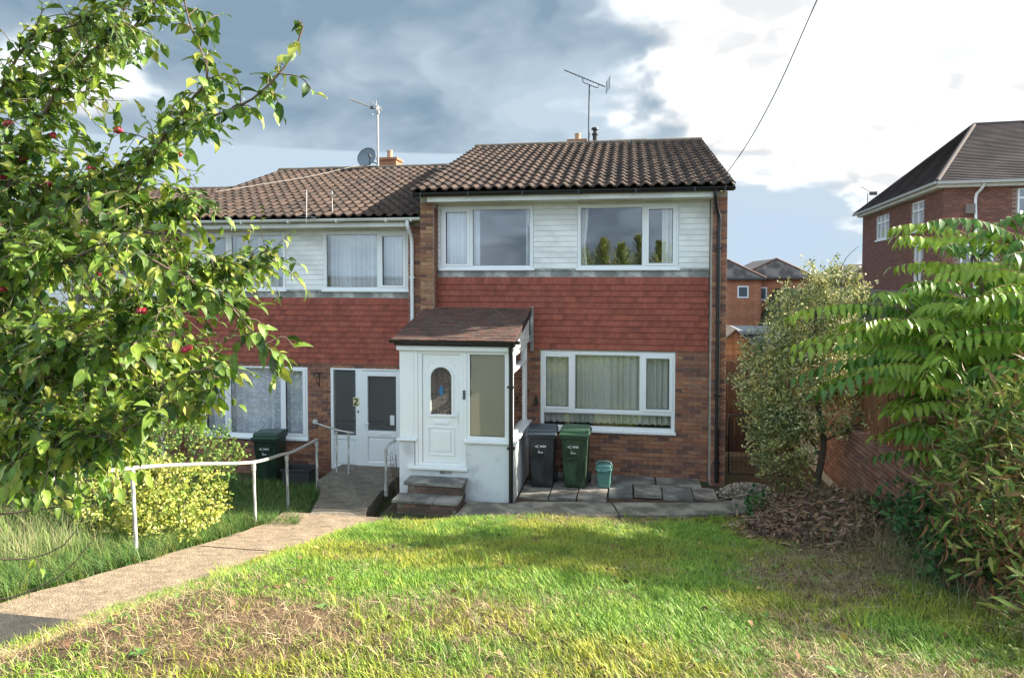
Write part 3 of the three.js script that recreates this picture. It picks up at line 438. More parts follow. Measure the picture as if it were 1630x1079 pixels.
    for (let j = 0; j < rows; j++) for (let i = 0; i < cols + (j % 2); i++) { let a = X0 - .06 + (i - (j % 2 ? .5 : 0)) * tw, b = Math.min(a + tw, X1 + .06); a = Math.max(a, X0 - .06); if (b - a < .02) continue; const m = new THREE.Mesh(geos[Math.floor(r() * 3)], M.plainTile[Math.floor(r() * 5)]); m.name = 'roof_tile'; const d = (j + 1) * g0; m.position.set((a + b) / 2, y0 + d * Math.sin(an) + .012 + r() * .006, z0 - d * Math.cos(an)); m.rotation.set(an - .055 + (r() - .5) * .02, 0, (r() - .5) * .03); m.scale.x = (b - a) / tw; m.castShadow = m.receiveShadow = true; rf.add(m); }
    part(rf, 'flashing', [box(X0 - .06, X1 + .06, y1 - .02, y1 + .03, z1 - .02, z1 + .07)], M.hung[2]);
    for (const x of [X0 - .015, X1 - .02]) part(p, 'gable_cheek', mapUV(prism([[Z - .1, 2.6], [Z + .04, 2.6], [Z + .04, 2.63], [z1, y1 - .06], [z1, 2.6]], .03).rotateY(-Math.PI / 2).translate(x + .03, 0, 0)), M.whiteBoard);
    part(p, 'gutter', [halfPipe(X0 - .12, X1 + .13, 2.66, Z + .12, .055), ...[X0 + .2, X0 + 1, X1 - .2].map((x) => box(x, x + .03, 2.6, 2.66, Z + .05, Z + .17))].map(clean), M.black);
    const dp = part(p, 'downpipe', tube([[X1 - .02, 2.62, Z + .12], [X1 - .02, 2.5, Z + .1], [X1 - .02, 2.4, Z + .07], [X1 - .02, 1.2, Z + .065], [X1 - .02, .02, Z + .065]], .036, 12, 40), M.black); part(dp, 'clip', [.9, 1.9].map((y) => box(X1 - .08, X1 + .04, y, y + .025, Z, Z + .105)), M.black);
  }
  part(p, 'wall_flashing', rbox(-1.8, -1.74, 2.3, 3.14, -.22, -.17), M.lead);
  // two steps
  const s = thing('door_steps', 'two worn stone-topped brick steps below the porch door', 'steps');
  part(s, 'tread', rbox(-3.56, -2.58, .33, .385, 1.64, 2.03, .01), M.slab[3]); for (const [a, b] of [[-3.64, -3.3], [-3.295, -2.97], [-2.965, -2.58]]) part(s, 'tread', rbox(a, b, .15, .2, 2.0, 2.38, .012), M.slab[3]);
  part(s, 'riser', [box(-3.5, -2.62, .18, .33, 1.65, 1.985), box(-3.56, -2.62, -.1, .15, 1.66, 2.33)], M.concreteOld);
  const sb = pal([[.16, .095, .075], [.13, .085, .07], [.19, .12, .095]], { map: T.mottle }); const rr = rng(3); for (const [y, z, x0] of [[.22, 1.985, -3.5], [.29, 1.985, -3.4], [.03, 2.33, -3.56], [.105, 2.33, -3.46]]) for (let x = x0; x < -2.7; x += .225) part(s, 'brick', box(x, Math.min(x + .215, -2.62), y - .03, y + .034, z - .02, z + .012), sb[Math.floor(rr() * 3)]);
  for (const [y, z0] of [[.29, 1.66], [.22, 1.78], [.105, 1.68], [.03, 1.8]]) for (let z = z0; z < (y < .15 ? 2.2 : 1.85); z += .225) part(s, 'brick', box(-2.63, -2.608, y - .03, y + .034, z, z + .2), sb[1]);
}
{ // concrete ramp to the middle house's door
  const s = new THREE.Shape(); s.moveTo(-5.75, .62); s.lineTo(-4.36, .62); s.lineTo(-4.3, -1.2); s.lineTo(-4.1, -2.3); s.lineTo(-3.93, -2.82); s.lineTo(-4.8, -2.92); s.quadraticCurveTo(-4.98, -2.2, -5.2, -1.6); s.quadraticCurveTo(-5.4, -1.0, -5.75, -.5); s.lineTo(-5.75, .62);
  const g = mapUV(new THREE.ExtrudeGeometry(s, { depth: .45, bevelEnabled: true, bevelSize: .015, bevelThickness: .015, bevelSegments: 2, curveSegments: 14 }).rotateX(-Math.PI / 2).translate(0, -.475, 0)); const p = g.attributes.position; for (let i = 0; i < p.count; i++) if (p.getY(i) > -.2) p.setY(i, p.getY(i) - .13 * ss(2.4, .6, p.getZ(i)));
  g.computeVertexNormals(); structure('concrete_ramp', g, M.concrete);
}

// ---------------------------------------------------------------- curtains
const lace = tex(256, (u, v) => { const ix = Math.floor(u * 6), iy = Math.floor(v * 6), gx = (u * 6 % 1) - .5 + .5 * (hash(ix, iy, 3) - .5), gy = (v * 6 % 1) - .5 + .5 * (hash(ix, iy, 4) - .5), rr = Math.hypot(gx, gy), a = Math.atan2(gy, gx), fl = ss(.05, 0, Math.abs(rr - .2 - .08 * Math.cos(a * 5))) + ss(.09, .05, rr) + .5 * ss(.5, .62, fbm(u * 14, v * 14, 3, 3, 14)); return clamp(.6 + .3 * fl + .1 * (hash(u * 256, v * 256) - .5)); });
const dots = tex(128, (u, v) => { const gx = (u * 4 % 1) - .5, gy = (v * 4 % 1) - .5; return clamp(.62 + .12 * ss(.12, .06, Math.hypot(gx, gy))); });
const cloth = (rgb, alpha, o = {}) => new THREE.MeshStandardMaterial({ color: new THREE.Color().setRGB(...rgb), roughness: 1, side: THREE.DoubleSide, alphaMap: alpha, transparent: true, ...o });
const C_lace = cloth([.78, .82, .9], lace), C_net = cloth([.8, .84, .9], null, { opacity: .72 }), C_cream = cloth([.72, .74, .66], dots), C_plain = cloth([.66, .66, .62], null, { transparent: false });
function curtain(label, x0, x1, y0, y1, z, mat, { folds = 9, depth = .025, seed = 1, hem = 0, gather = 0, group = 'net curtains in the windows' } = {}) {
  const nx = Math.max(24, Math.ceil(folds * 8)), ny = 8, pos = [], uv = [], idx = [], r = rng(seed), ph = [...Array(4)].map(() => r() * 6.28);
  for (let j = 0; j <= ny; j++) for (let i = 0; i <= nx; i++) { const u = i / nx, v = j / ny, f = u * folds * 6.283; let x = mix(x0, x1, u); const y = mix(y0 + hem * (.5 + .5 * Math.sin(f * 1 + ph[3])), y1, v); if (gather) x += gather * Math.pow(1 - Math.abs(v - .35) * 1.2, 2) * (u) * (x1 - x0); pos.push(x, y, z + depth * (Math.sin(f + ph[0] + .8 * Math.sin(f * .31 + ph[1])) * (.7 + .3 * Math.sin(f * .17 + ph[2])) * (1 - .25 * v))); uv.push(x * 1.6, y * 1.6); }
  for (let j = 0; j < ny; j++) for (let i = 0; i < nx; i++) { const a = j * (nx + 1) + i; idx.push(a, a + 1, a + nx + 1, a + 1, a + nx + 2, a + nx + 1); }
  const g = new THREE.BufferGeometry(); g.setAttribute('position', new THREE.Float32BufferAttribute(pos, 3)); g.setAttribute('uv', new THREE.Float32BufferAttribute(uv, 2)); g.setIndex(idx); g.computeVertexNormals();
  const m = part(scene, 'net_curtain', g, mat); return tag(m, label, 'curtain', group);
}
{ const a = -3.88, b = -9.58;
  curtain('cream dotted net curtain across the ground-floor window above the wheelie bins', a + 2.33, a + 4.7, .935, 2.25, -.36, C_cream, { folds: 20, depth: .045, hem: .025, seed: 4 });
  curtain('pale net curtain in the narrow casement at the left of the nearest house upstairs', a + .4, a + 1.08, 3.9, 5.0, -.36, C_net, { folds: 8, depth: .04, seed: 7 });
  curtain('thin net edge at the right of the large upstairs pane, nearest house', a + 1.98, a + 2.1, 3.9, 5.0, -.36, C_net, { folds: 2, seed: 8 });
  curtain('gathered pale drape at the left of the tree-reflecting upstairs window', a + 3.0, a + 3.16, 3.9, 5.0, -.38, C_plain, { folds: 3, depth: .03, seed: 9, gather: -.4 });
  curtain('gathered pale drape at the right of the tree-reflecting upstairs window', a + 4.5, a + 4.75, 3.9, 5.0, -.38, C_plain, { folds: 4, depth: .03, seed: 10 });
  curtain('floral lace curtain across the ground-floor window behind the white handrail', b + .78, b + 3.05, .4, 1.83, -.74, C_lace, { folds: 13, depth: .05, seed: 11 });
  curtain('blue-white net curtain in the upstairs window of the middle house beside the tree', b + .88, b + 2.6, 3.46, 4.58, -.74, C_net, { folds: 17, depth: .05, seed: 12 });
  curtain('blue-white net curtain in the upstairs window of the middle house beside the white downpipe', b + 3.53, b + 5.22, 3.46, 4.58, -.74, C_net, { folds: 17, depth: .05, seed: 13 });
}

// ---------------------------------------------------------------- rails
function railThing(label, path, posts, r = .024, extra) { const t = thing('handrail', label, 'handrail', [0, 0, 0], 0, 'white tubular handrails'); part(t, 'rail', tube(path, r, 10, path.length * 12), M.railPaint); for (const [x, y0, y1, z, lean = 0] of posts) { const q = part(t, 'post', [rod([x, y0, z], [x + lean, y1, z], r * .95, 10)], M.railPaint); part(q, 'collar', rod([x + lean * .9, y1 - .12, z], [x + lean, y1 - .03, z], r * 1.35, 10), M.railPaint); } extra && extra(t); return t; }
railThing('long white handrail with four posts beside the garden path', [[-5.98, 2.1, 9.4], [-5.8, 1.78, 7.4], [-5.66, 1.48, 5.55], [-5.58, 1.22, 4.4], [-5.5, .93, 3.2], [-5.62, .76, 2.1], [-5.66, .70, 1.75], [-5.74, .64, 1.0], [-5.82, .6, .4]], [[-5.62, .4, 1.48, 5.55, -.04], [-5.48, -.2, .93, 3.2, -.02], [-5.63, -.5, .73, 1.9, -.02], [-5.82, -.6, .6, .4]]);
railThing('short bent white grab rail fixed to the wall left of the half-glazed door', [[-6.3, .7, -.6], [-6.24, .7, -.52], [-5.9, .7, -.25], [-5.55, .7, .0], [-5.3, .7, .12], [-5.15, .7, .18]], [[-5.62, -.3, .69, -.05], [-5.3, -.3, .69, .12]], .018, (t) => part(t, 'wall_flange', new THREE.SphereGeometry(.06, 14, 10).translate(-6.3, .72, -.56), M.railPaint));
railThing('short white handrail on the ramp edge against the porch', [[-4.22, .62, 1.02], [-4.21, .68, .98], [-4.15, .73, .8], [-4.02, .78, .5], [-3.85, .8, .2], [-3.8, .8, .0]], [[-4.22, -.2, .64, 1.02]], .024, (t) => part(t, 'foot', rod([-4.22, -.2, 1.02], [-4.22, -.02, 1.02], .036, 10), M.railPaint));

// ---------------------------------------------------------------- bins
function wheelieBin(label, [x, y, z], turn, rgb, lidRgb, arch) {
  const t = thing('wheelie_bin', label, 'bin', [x, y, z], turn, 'council wheelie bins'); t.scale.set(.92, 1, .95); const m = std(rgb, { roughness: .5, map: rep(T.stain, .8) }), ml = std(lidRgb, { roughness: .45 });
  const b = new RoundedBoxGeometry(.5, .93, .6, 3, .035), p = b.attributes.position; for (let i = 0; i < p.count; i++) { const k = (p.getY(i) + .465) / .93, s = mix(.8, 1, k); p.setX(i, p.getX(i) * s); p.setZ(i, p.getZ(i) * mix(.72, 1, k) + (1 - k) * -.06); } b.translate(0, .475, 0); b.computeVertexNormals();
  part(t, 'body', [b, rbox(-.265, .265, .895, .945, -.32, .32, .012)], m);
  part(t, 'lid', [rbox(-.285, .285, .945, .99, -.33, .345, .02), mapUV(new RoundedBoxGeometry(.5, .09, .56, 3, .035).translate(0, 1.0, -.02)), rbox(-.15, .15, 1.035, 1.055, .14, .2, .008), ...[-1, 1].map((s) => rbox(s * .25 - .02, s * .25 + .02, .98, 1.05, -.2, .25, .015))], ml);
  part(t, 'handle', [rod([-.23, 1.0, -.36], [.23, 1.0, -.36], .016), rbox(-.25, -.21, .92, 1.02, -.38, -.3), rbox(.21, .25, .92, 1.02, -.38, -.3)], m);
  for (const s of [-1, 1]) part(t, 'wheel', new THREE.CylinderGeometry(.1, .1, .05, 18).rotateZ(Math.PI / 2).translate(s * .24, .1, -.27), M.rubber);
  part(t, 'axle', rod([-.24, .1, -.27], [.24, .1, -.27], .012), M.steel);
  const tilt = .1, fz = (yy) => mix(.6 * .72 / 2 - .06, .3, (yy - .01) / .93) + .006, mk = (pts, yc) => prism(pts, .002).rotateX(tilt).translate(0, yc, fz(yc));
  if (arch) part(t, 'panel_rib', [tube([[-.16, .42, fz(.42)], [-.15, .5, fz(.5)], [-.08, .545, fz(.545)], [.08, .545, fz(.545)], [.15, .5, fz(.5)], [.16, .42, fz(.42)]], .008, 6)], m);
  // printed mark: an open arrow, a short row of blocks and a small arrow under them
  part(t, 'printed_mark', [mk([[-.13, 0], [-.06, .03], [-.05, .02], [-.1, 0], [-.05, -.022], [-.06, -.03]], .75), ...[0, 1, 2, 3].map((i) => mk([[-.03 + i * .03, -.015], [-.008 + i * .03, -.015], [-.008 + i * .03, .018], [-.03 + i * .03, .018]], .752)), mk([[-.08, -.012], [.03, -.012], [.01, .012], [-.02, .0], [-.05, .008]], .645), mk([[-.07, .016], [-.03, .016], [-.03, .026], [-.07, .026]], .65)], std([.62, .63, .63]));
  return t;
}
wheelieBin('dark grey wheelie bin between the porch and the green bin', [-1.46, .014, .62], .03, [.045, .05, .06], [.05, .065, .085], false);
wheelieBin('green wheelie bin under the ground-floor window beside the dark grey bin', [-.88, .014, .58], -.04, [.04, .085, .048], [.045, .1, .052], true);
wheelieBin('dark green wheelie bin behind the handrail under the lace-curtained window', [-7.0, -.42, .0], .12, [.02, .05, .03], [.022, .055, .033], false);
{ const t = thing('food_caddy', 'small teal food waste caddy on the slabs by the brick wall', 'caddy', [-.38, .014, .55], -.1), m = std([.085, .2, .18], { roughness: .5 }), m2 = std([.1, .23, .21], { roughness: .45 });
  const b = new RoundedBoxGeometry(.25, .33, .24, 3, .025), p = b.attributes.position; for (let i = 0; i < p.count; i++) { const s = mix(.8, 1, (p.getY(i) + .165) / .33); p.setX(i, p.getX(i) * s); p.setZ(i, p.getZ(i) * s); } b.translate(0, .168, 0); b.computeVertexNormals(); part(t, 'body', [b, rbox(-.118, .118, .1, .112, -.11, .118, .004)], m);
  part(t, 'lid', [rbox(-.14, .14, .32, .35, -.13, .14, .012), mapUV(new RoundedBoxGeometry(.25, .07, .22, 3, .025).translate(0, .37, 0))], m2); part(t, 'handle', [tube([[-.13, .3, .08], [-.13, .42, .06], [-.1, .455, .05], [.1, .455, .05], [.13, .42, .06], [.13, .3, .08]], .012, 8, 30), tube([[-.1, .33, .145], [-.06, .31, .152], [0, .325, .155], [.06, .31, .152], [.1, .33, .145]], .01, 6, 20)], m2); }
{ const t = thing('recycling_box', 'black plastic recycling box beside the dark green bin', 'box', [-6.35, -.42, .05], .05); part(t, 'body', [rbox(-.28, .28, 0, .36, -.2, -.18), rbox(-.28, .28, 0, .36, .18, .2), rbox(-.28, -.26, 0, .36, -.18, .18), rbox(.26, .28, 0, .36, -.18, .18), box(-.26, .26, .01, .03, -.18, .18)], M.rubber); part(t, 'rim', [rbox(-.3, .3, .34, .375, .2, .225), rbox(-.3, .3, .34, .375, -.225, -.2), rbox(-.3, -.28, .34, .375, -.2, .2), rbox(.28, .3, .34, .375, -.2, .2)], M.rubber); }

// ---------------------------------------------------------------- things on the walls and roofs
{ const t = thing('television_aerial', 'dark grid-backed television aerial on a tall pole, nearest house', 'aerial', [-.99, 7.05, -5.1]);
  part(t, 'mast', tube([[0, -.1, 0], [.0, .7, 0], [.01, 1.48, 0]], .02, 8), M.gunmetal); const A = [-.62, 1.87, .1], B = [.4, 1.46, -.1]; part(t, 'boom', rod(A, B, .014), M.gunmetal);
  part(t, 'support_arm', tube([[-.16, 1.68, .0], [-.15, 1.58, 0], [.01, 1.5, 0], [.2, 1.42, 0], [.24, 1.45, -.05], [.24, 1.52, -.07]], .012, 6, 30), M.gunmetal);
  for (let i = 0; i < 14; i++) { const k = i / 14, c = [mix(A[0], B[0], k), mix(A[1], B[1], k), mix(A[2], B[2], k)]; part(t, 'element', rod([c[0] - .012, c[1] - .005, c[2] - .07], [c[0] + .012, c[1] + .005, c[2] + .07], .004, 5), M.gunmetal); }
  const g = []; for (let i = 0; i < 6; i++) g.push(rod([.42, 1.33 + i * .05, -.22 + i * .01], [.52, 1.4 + i * .05, .05 + i * .01], .006, 5)); g.push(rod([.42, 1.31, -.22], [.44, 1.6, -.18], .008, 5), rod([.52, 1.38, .06], [.53, 1.68, .1], .008, 5)); part(t, 'reflector_grid', g, M.gunmetal); part(t, 'cable', tube([[.02, .3, .02], [.02, .05, .05], [.1, -.03, .15], [.22, -.15, .5]], .008, 5), M.rubber); }
{ const t = thing('television_aerial', 'weathered silver television aerial on the pole beside the satellite dish', 'aerial', [-6.74, 6.6, -5.45]); part(t, 'mast', rod([0, -.1, 0], [.0, 1.75, 0], .028, 10), M.galv); const A = [-.74, 1.92, .1], B = [.06, 1.62, 0]; part(t, 'boom', rod(A, B, .016), M.galv);
  for (let i = 0; i < 9; i++) { const k = i / 10, c = [mix(A[0], B[0], k), mix(A[1], B[1], k), mix(A[2], B[2], k)]; part(t, 'element', rod([c[0] - .03, c[1] - .02, c[2] - .13], [c[0] + .03, c[1] + .02, c[2] + .13], .007, 5), M.galv); }
  part(t, 'reflector', [rod([-.08, 1.9, -.1], [.02, 1.58, .12], .012, 6), rod([-.16, 1.84, .05], [.12, 1.62, -.05], .012, 6), rod([-.12, 1.48, .1], [.05, 1.74, -.1], .01, 6)], M.galv); part(t, 'junction_box', rbox(-.2, -.12, 1.66, 1.74, -.03, .04), M.black); part(t, 'bracket', [rbox(-.05, .05, 0, .04, -.05, .05), rbox(-.04, .05, 1.52, 1.64, -.05, .04)], M.galv); }
{ const t = thing('satellite_dish', 'grey satellite dish on the ridge below the silver aerial', 'satellite dish', [-6.74, 6.72, -5.36]); const pr = []; for (let i = 0; i <= 12; i++) { const r = .32 * i / 12; pr.push(new THREE.Vector2(r, r * r * .55)); } const d = new THREE.LatheGeometry(pr, 36).rotateX(Math.PI / 2).scale(1, .78, 1).rotateY(-.35).rotateX(-.15).translate(-.26, .22, -.02); part(t, 'dish', d, new THREE.MeshStandardMaterial({ color: 0x74808a, roughness: .55, side: THREE.DoubleSide })); part(t, 'rim', new THREE.TorusGeometry(.32, .008, 6, 40).scale(1, .78, 1).translate(0, 0, .056).rotateY(-.35).rotateX(-.15).translate(-.26, .22, -.02), M.gunmetal); part(t, 'feed_arm', [rod([-.2, 0, .02], [-.02, .18, .42], .014), rod([-.02, .14, .4], [-.05, .22, .46], .03)], M.gunmetal); part(t, 'bracket', [rod([-.2, .12, -.08], [0, .05, -.1], .016), rod([0, -.05, -.1], [0, .2, -.1], .02)], M.gunmetal); }
tag(part(scene, 'aerial_cable', tube([[-6.9, 6.74, -5.3], [-7.3, 6.62, -4.95], [-8.0, 6.26, -4.0], [-8.8, 5.94, -3.0], [-9.5, 5.68, -2.2]], .008, 6, 40), std([.4, .36, .3])), 'pale cable lying down the roof from the satellite dish', 'cable');
{ const t = thing('gutter_aerial', 'small stick aerial leaning on the white gutter of the middle house', 'aerial', [-6.13, 4.72, -.02]); part(t, 'mast', rod([0, 0, .12], [-.02, .66, .06], .009, 6), M.galv); part(t, 'crossbar', [rod([-.14, .14, .1], [.2, .12, .1], .01, 6), rod([.1, .13, .1], [.18, .1, .14], .02, 6)], M.gunmetal); part(t, 'hook', rod([-.02, .1, .1], [-.02, .16, .0], .012, 6), M.galv); }
{ const t = thing('roof_aerial', 'thin second stick aerial standing on the middle roof', 'aerial', [-5.75, 4.9, -.25]); part(t, 'mast', rod([0, 0, 0], [-.03, .5, -.05], .007, 6), M.galv); part(t, 'crossbar', rod([-.05, .45, -.05], [.06, .4, -.05], .008, 6), M.galv); }
tag(part(scene, 'overhead_wire', tube([[1.7, 5.5, .1], [1.95, 5.9, .6], [2.2, 6.5, 1.6], [2.45, 7.4, 3.1], [2.9, 9, 6.5], [3.4, 10.6, 11]], .008, 5, 60), M.gunmetal), 'thin dark overhead wire rising from the gable corner into the bright sky', 'wire');
{ const t = thing('hanging_basket_bracket', 'black iron hanging basket bracket on the brick beside the half-glazed door', 'bracket', [-6.22, 1.52, -.58]); part(t, 'arm', [rod([0, .22, 0], [.0, .22, .26], .009, 6), rod([0, .22, .0], [0, -.08, 0], .009, 6)], M.black); part(t, 'scroll', tube([[0, -.05, .01], [0, .05, .1], [0, .18, .2], [0, .2, .25], [.0, .14, .27]], .008, 6, 24), M.black); }
{ const t = thing('door_number', 'black and yellow house number two beside the half-glazed door', 'number', [-5.43, 1.1, -.585]); const font = await new FontLoader().loadAsync('fonts/droid/droid_sans_bold.typeface.json'); part(t, 'plate', rbox(-.06, .07, -.03, .15, 0, .006, .003), std([.62, .56, .3])); part(t, 'numeral', new TextGeometry('2', { font, size: .14, depth: .004, curveSegments: 6 }).translate(-.055, -.01, .006), M.black); }
tag(part(scene, 'vent_box', rbox(-9.0, -8.88, .98, 1.2, -.6, -.5, .01), std([.45, .36, .18])), 'small tan box on the brick left of the lace-curtained window', 'box');
tag(part(scene, 'wall_lamp', [rbox(-1.72, -1.66, 1.28, 1.4, -.25, -.16, .012), rbox(-1.71, -1.67, 1.38, 1.44, -.24, -.19, .01)], M.black), 'small black fitting on the brick between porch and front window', 'fitting');

// ---------------------------------------------------------------- right-hand boundary
{
  const w = thing('garden_wall', 'old orange brick garden wall behind the heap of dead leaves', 'wall', [3.55, 0, 0], -Math.PI / 2);   // its face looks to -x; local x runs along world z
  part(w, 'core', box(-3, 9.5, -.4, 1.2, -.24, -.012), M.mortar);
  const mats = pal([[.36, .17, .11], [.31, .14, .095], [.4, .21, .14], [.27, .13, .1], [.38, .2, .15]], { map: T.mottle, bumpMap: T.grain, bumpScale: .004 });
  bricks(w, -1.0, 3.4, .15, 1.2, -.006, [], mats, { n: 300 }, 900); bricks(w, 3.4, 9, .45, 1.2, -.006, [], mats, { n: 0 }, 901);
  for (let i = 0; i < 21; i++) part(w, 'coping_brick', rbox(-1 + i * .225, -1 + i * .225 + .215, 1.2, 1.265, -.26, .012, .006), mats[i % 5]);
  const f = thing('board_fence', 'orange stained board fence standing above the garden wall', 'fence', [3.72, 1.2, 0], -Math.PI / 2); const r = rng(33);
  for (let i = 0; i < 56; i++) { const x = -3 + i * .2; part(f, 'board', box(x, x + .192, .0, .95 + (r() - .5) * .012, -.01 - (i % 2) * .016, .006 - (i % 2) * .016), M.fence[Math.floor(r() * 4)]); }
  for (const y of [.18, .78]) part(f, 'rail', box(-3, 8.2, y, y + .08, -.075, -.028), M.fence[2]); for (let i = 0; i < 7; i++) part(f, 'post', box(-3 + i * 1.8, -2.9 + i * 1.8, -.3, 1.0, -.17, -.076), M.fence[1]);
  const g = thing('side_gate', 'dark orange boarded side gate between the house and the shrub', 'gate', [1.78, 0, -2.2]);
  const gm = pal([[.15, .065, .035], [.13, .058, .032], [.1, .05, .032]], { map: T.wood });
  for (let i = 0; i < 12; i++) part(g, 'board', box(i * .145, i * .145 + .14, .05, 1.95 + (r() - .5) * .01, -.012, .012), gm[Math.floor(r() * 3)]); for (const y of [.3, 1.0, 1.7]) part(g, 'ledge', box(0, 1.73, y, y + .09, -.05, -.013), M.fence[2]);
  const m = thing('mesh_gate', 'black metal mesh gate at the corner behind the downpipe', 'gate', [1.86, 0, -.5]); part(m, 'frame', [rod([0, .06, 0], [0, 1.15, 0], .012), rod([1.2, .06, 0], [1.2, 1.15, 0], .012), rod([0, .06, 0], [1.2, .06, 0], .012), rod([0, 1.15, 0], [1.2, 1.15, 0], .012)], M.black); const wires = []; for (let i = 1; i < 16; i++) wires.push(rod([i * .075, .06, 0], [i * .075, 1.15, 0], .002, 4)); for (let i = 1; i < 14; i++) wires.push(rod([0, .06 + i * .078, 0], [1.2, .06 + i * .078, 0], .002, 4)); part(m, 'mesh', wires, M.black);
  // shed beyond the gate
  const s = thing('garden_shed', 'small orange wooden shed with a felt roof beyond the side gate', 'shed', [2.95, -.4, -7.2]);
  const sh = part(s, 'wall', prism([[-.7, 0], [.7, 0], [.7, 1.95], [0, 2.6], [-.7, 1.95]], 1.8).translate(0, 0, -1.8), M.fence[2]); for (let i = 0; i < 14; i++) { const y = .1 + i * .165, hw = y < 1.95 ? .7 : .7 * (2.6 - y) / .65; if (hw > .1) part(sh, 'board', rbox(-hw, hw, y, y + .155, 0.002, .02, .004), M.fence[i % 4]); }
  part(s, 'roof', [-1, 1].map((k) => { const g = box(0, 1.02, 0, .03, -1.95, .1); g.rotateZ(-.745).translate(0, 2.63, 0); if (k < 0) g.rotateY(Math.PI).translate(0, 0, -1.85); return g; }), std([.2, .19, .19], { map: T.mottle }));
}

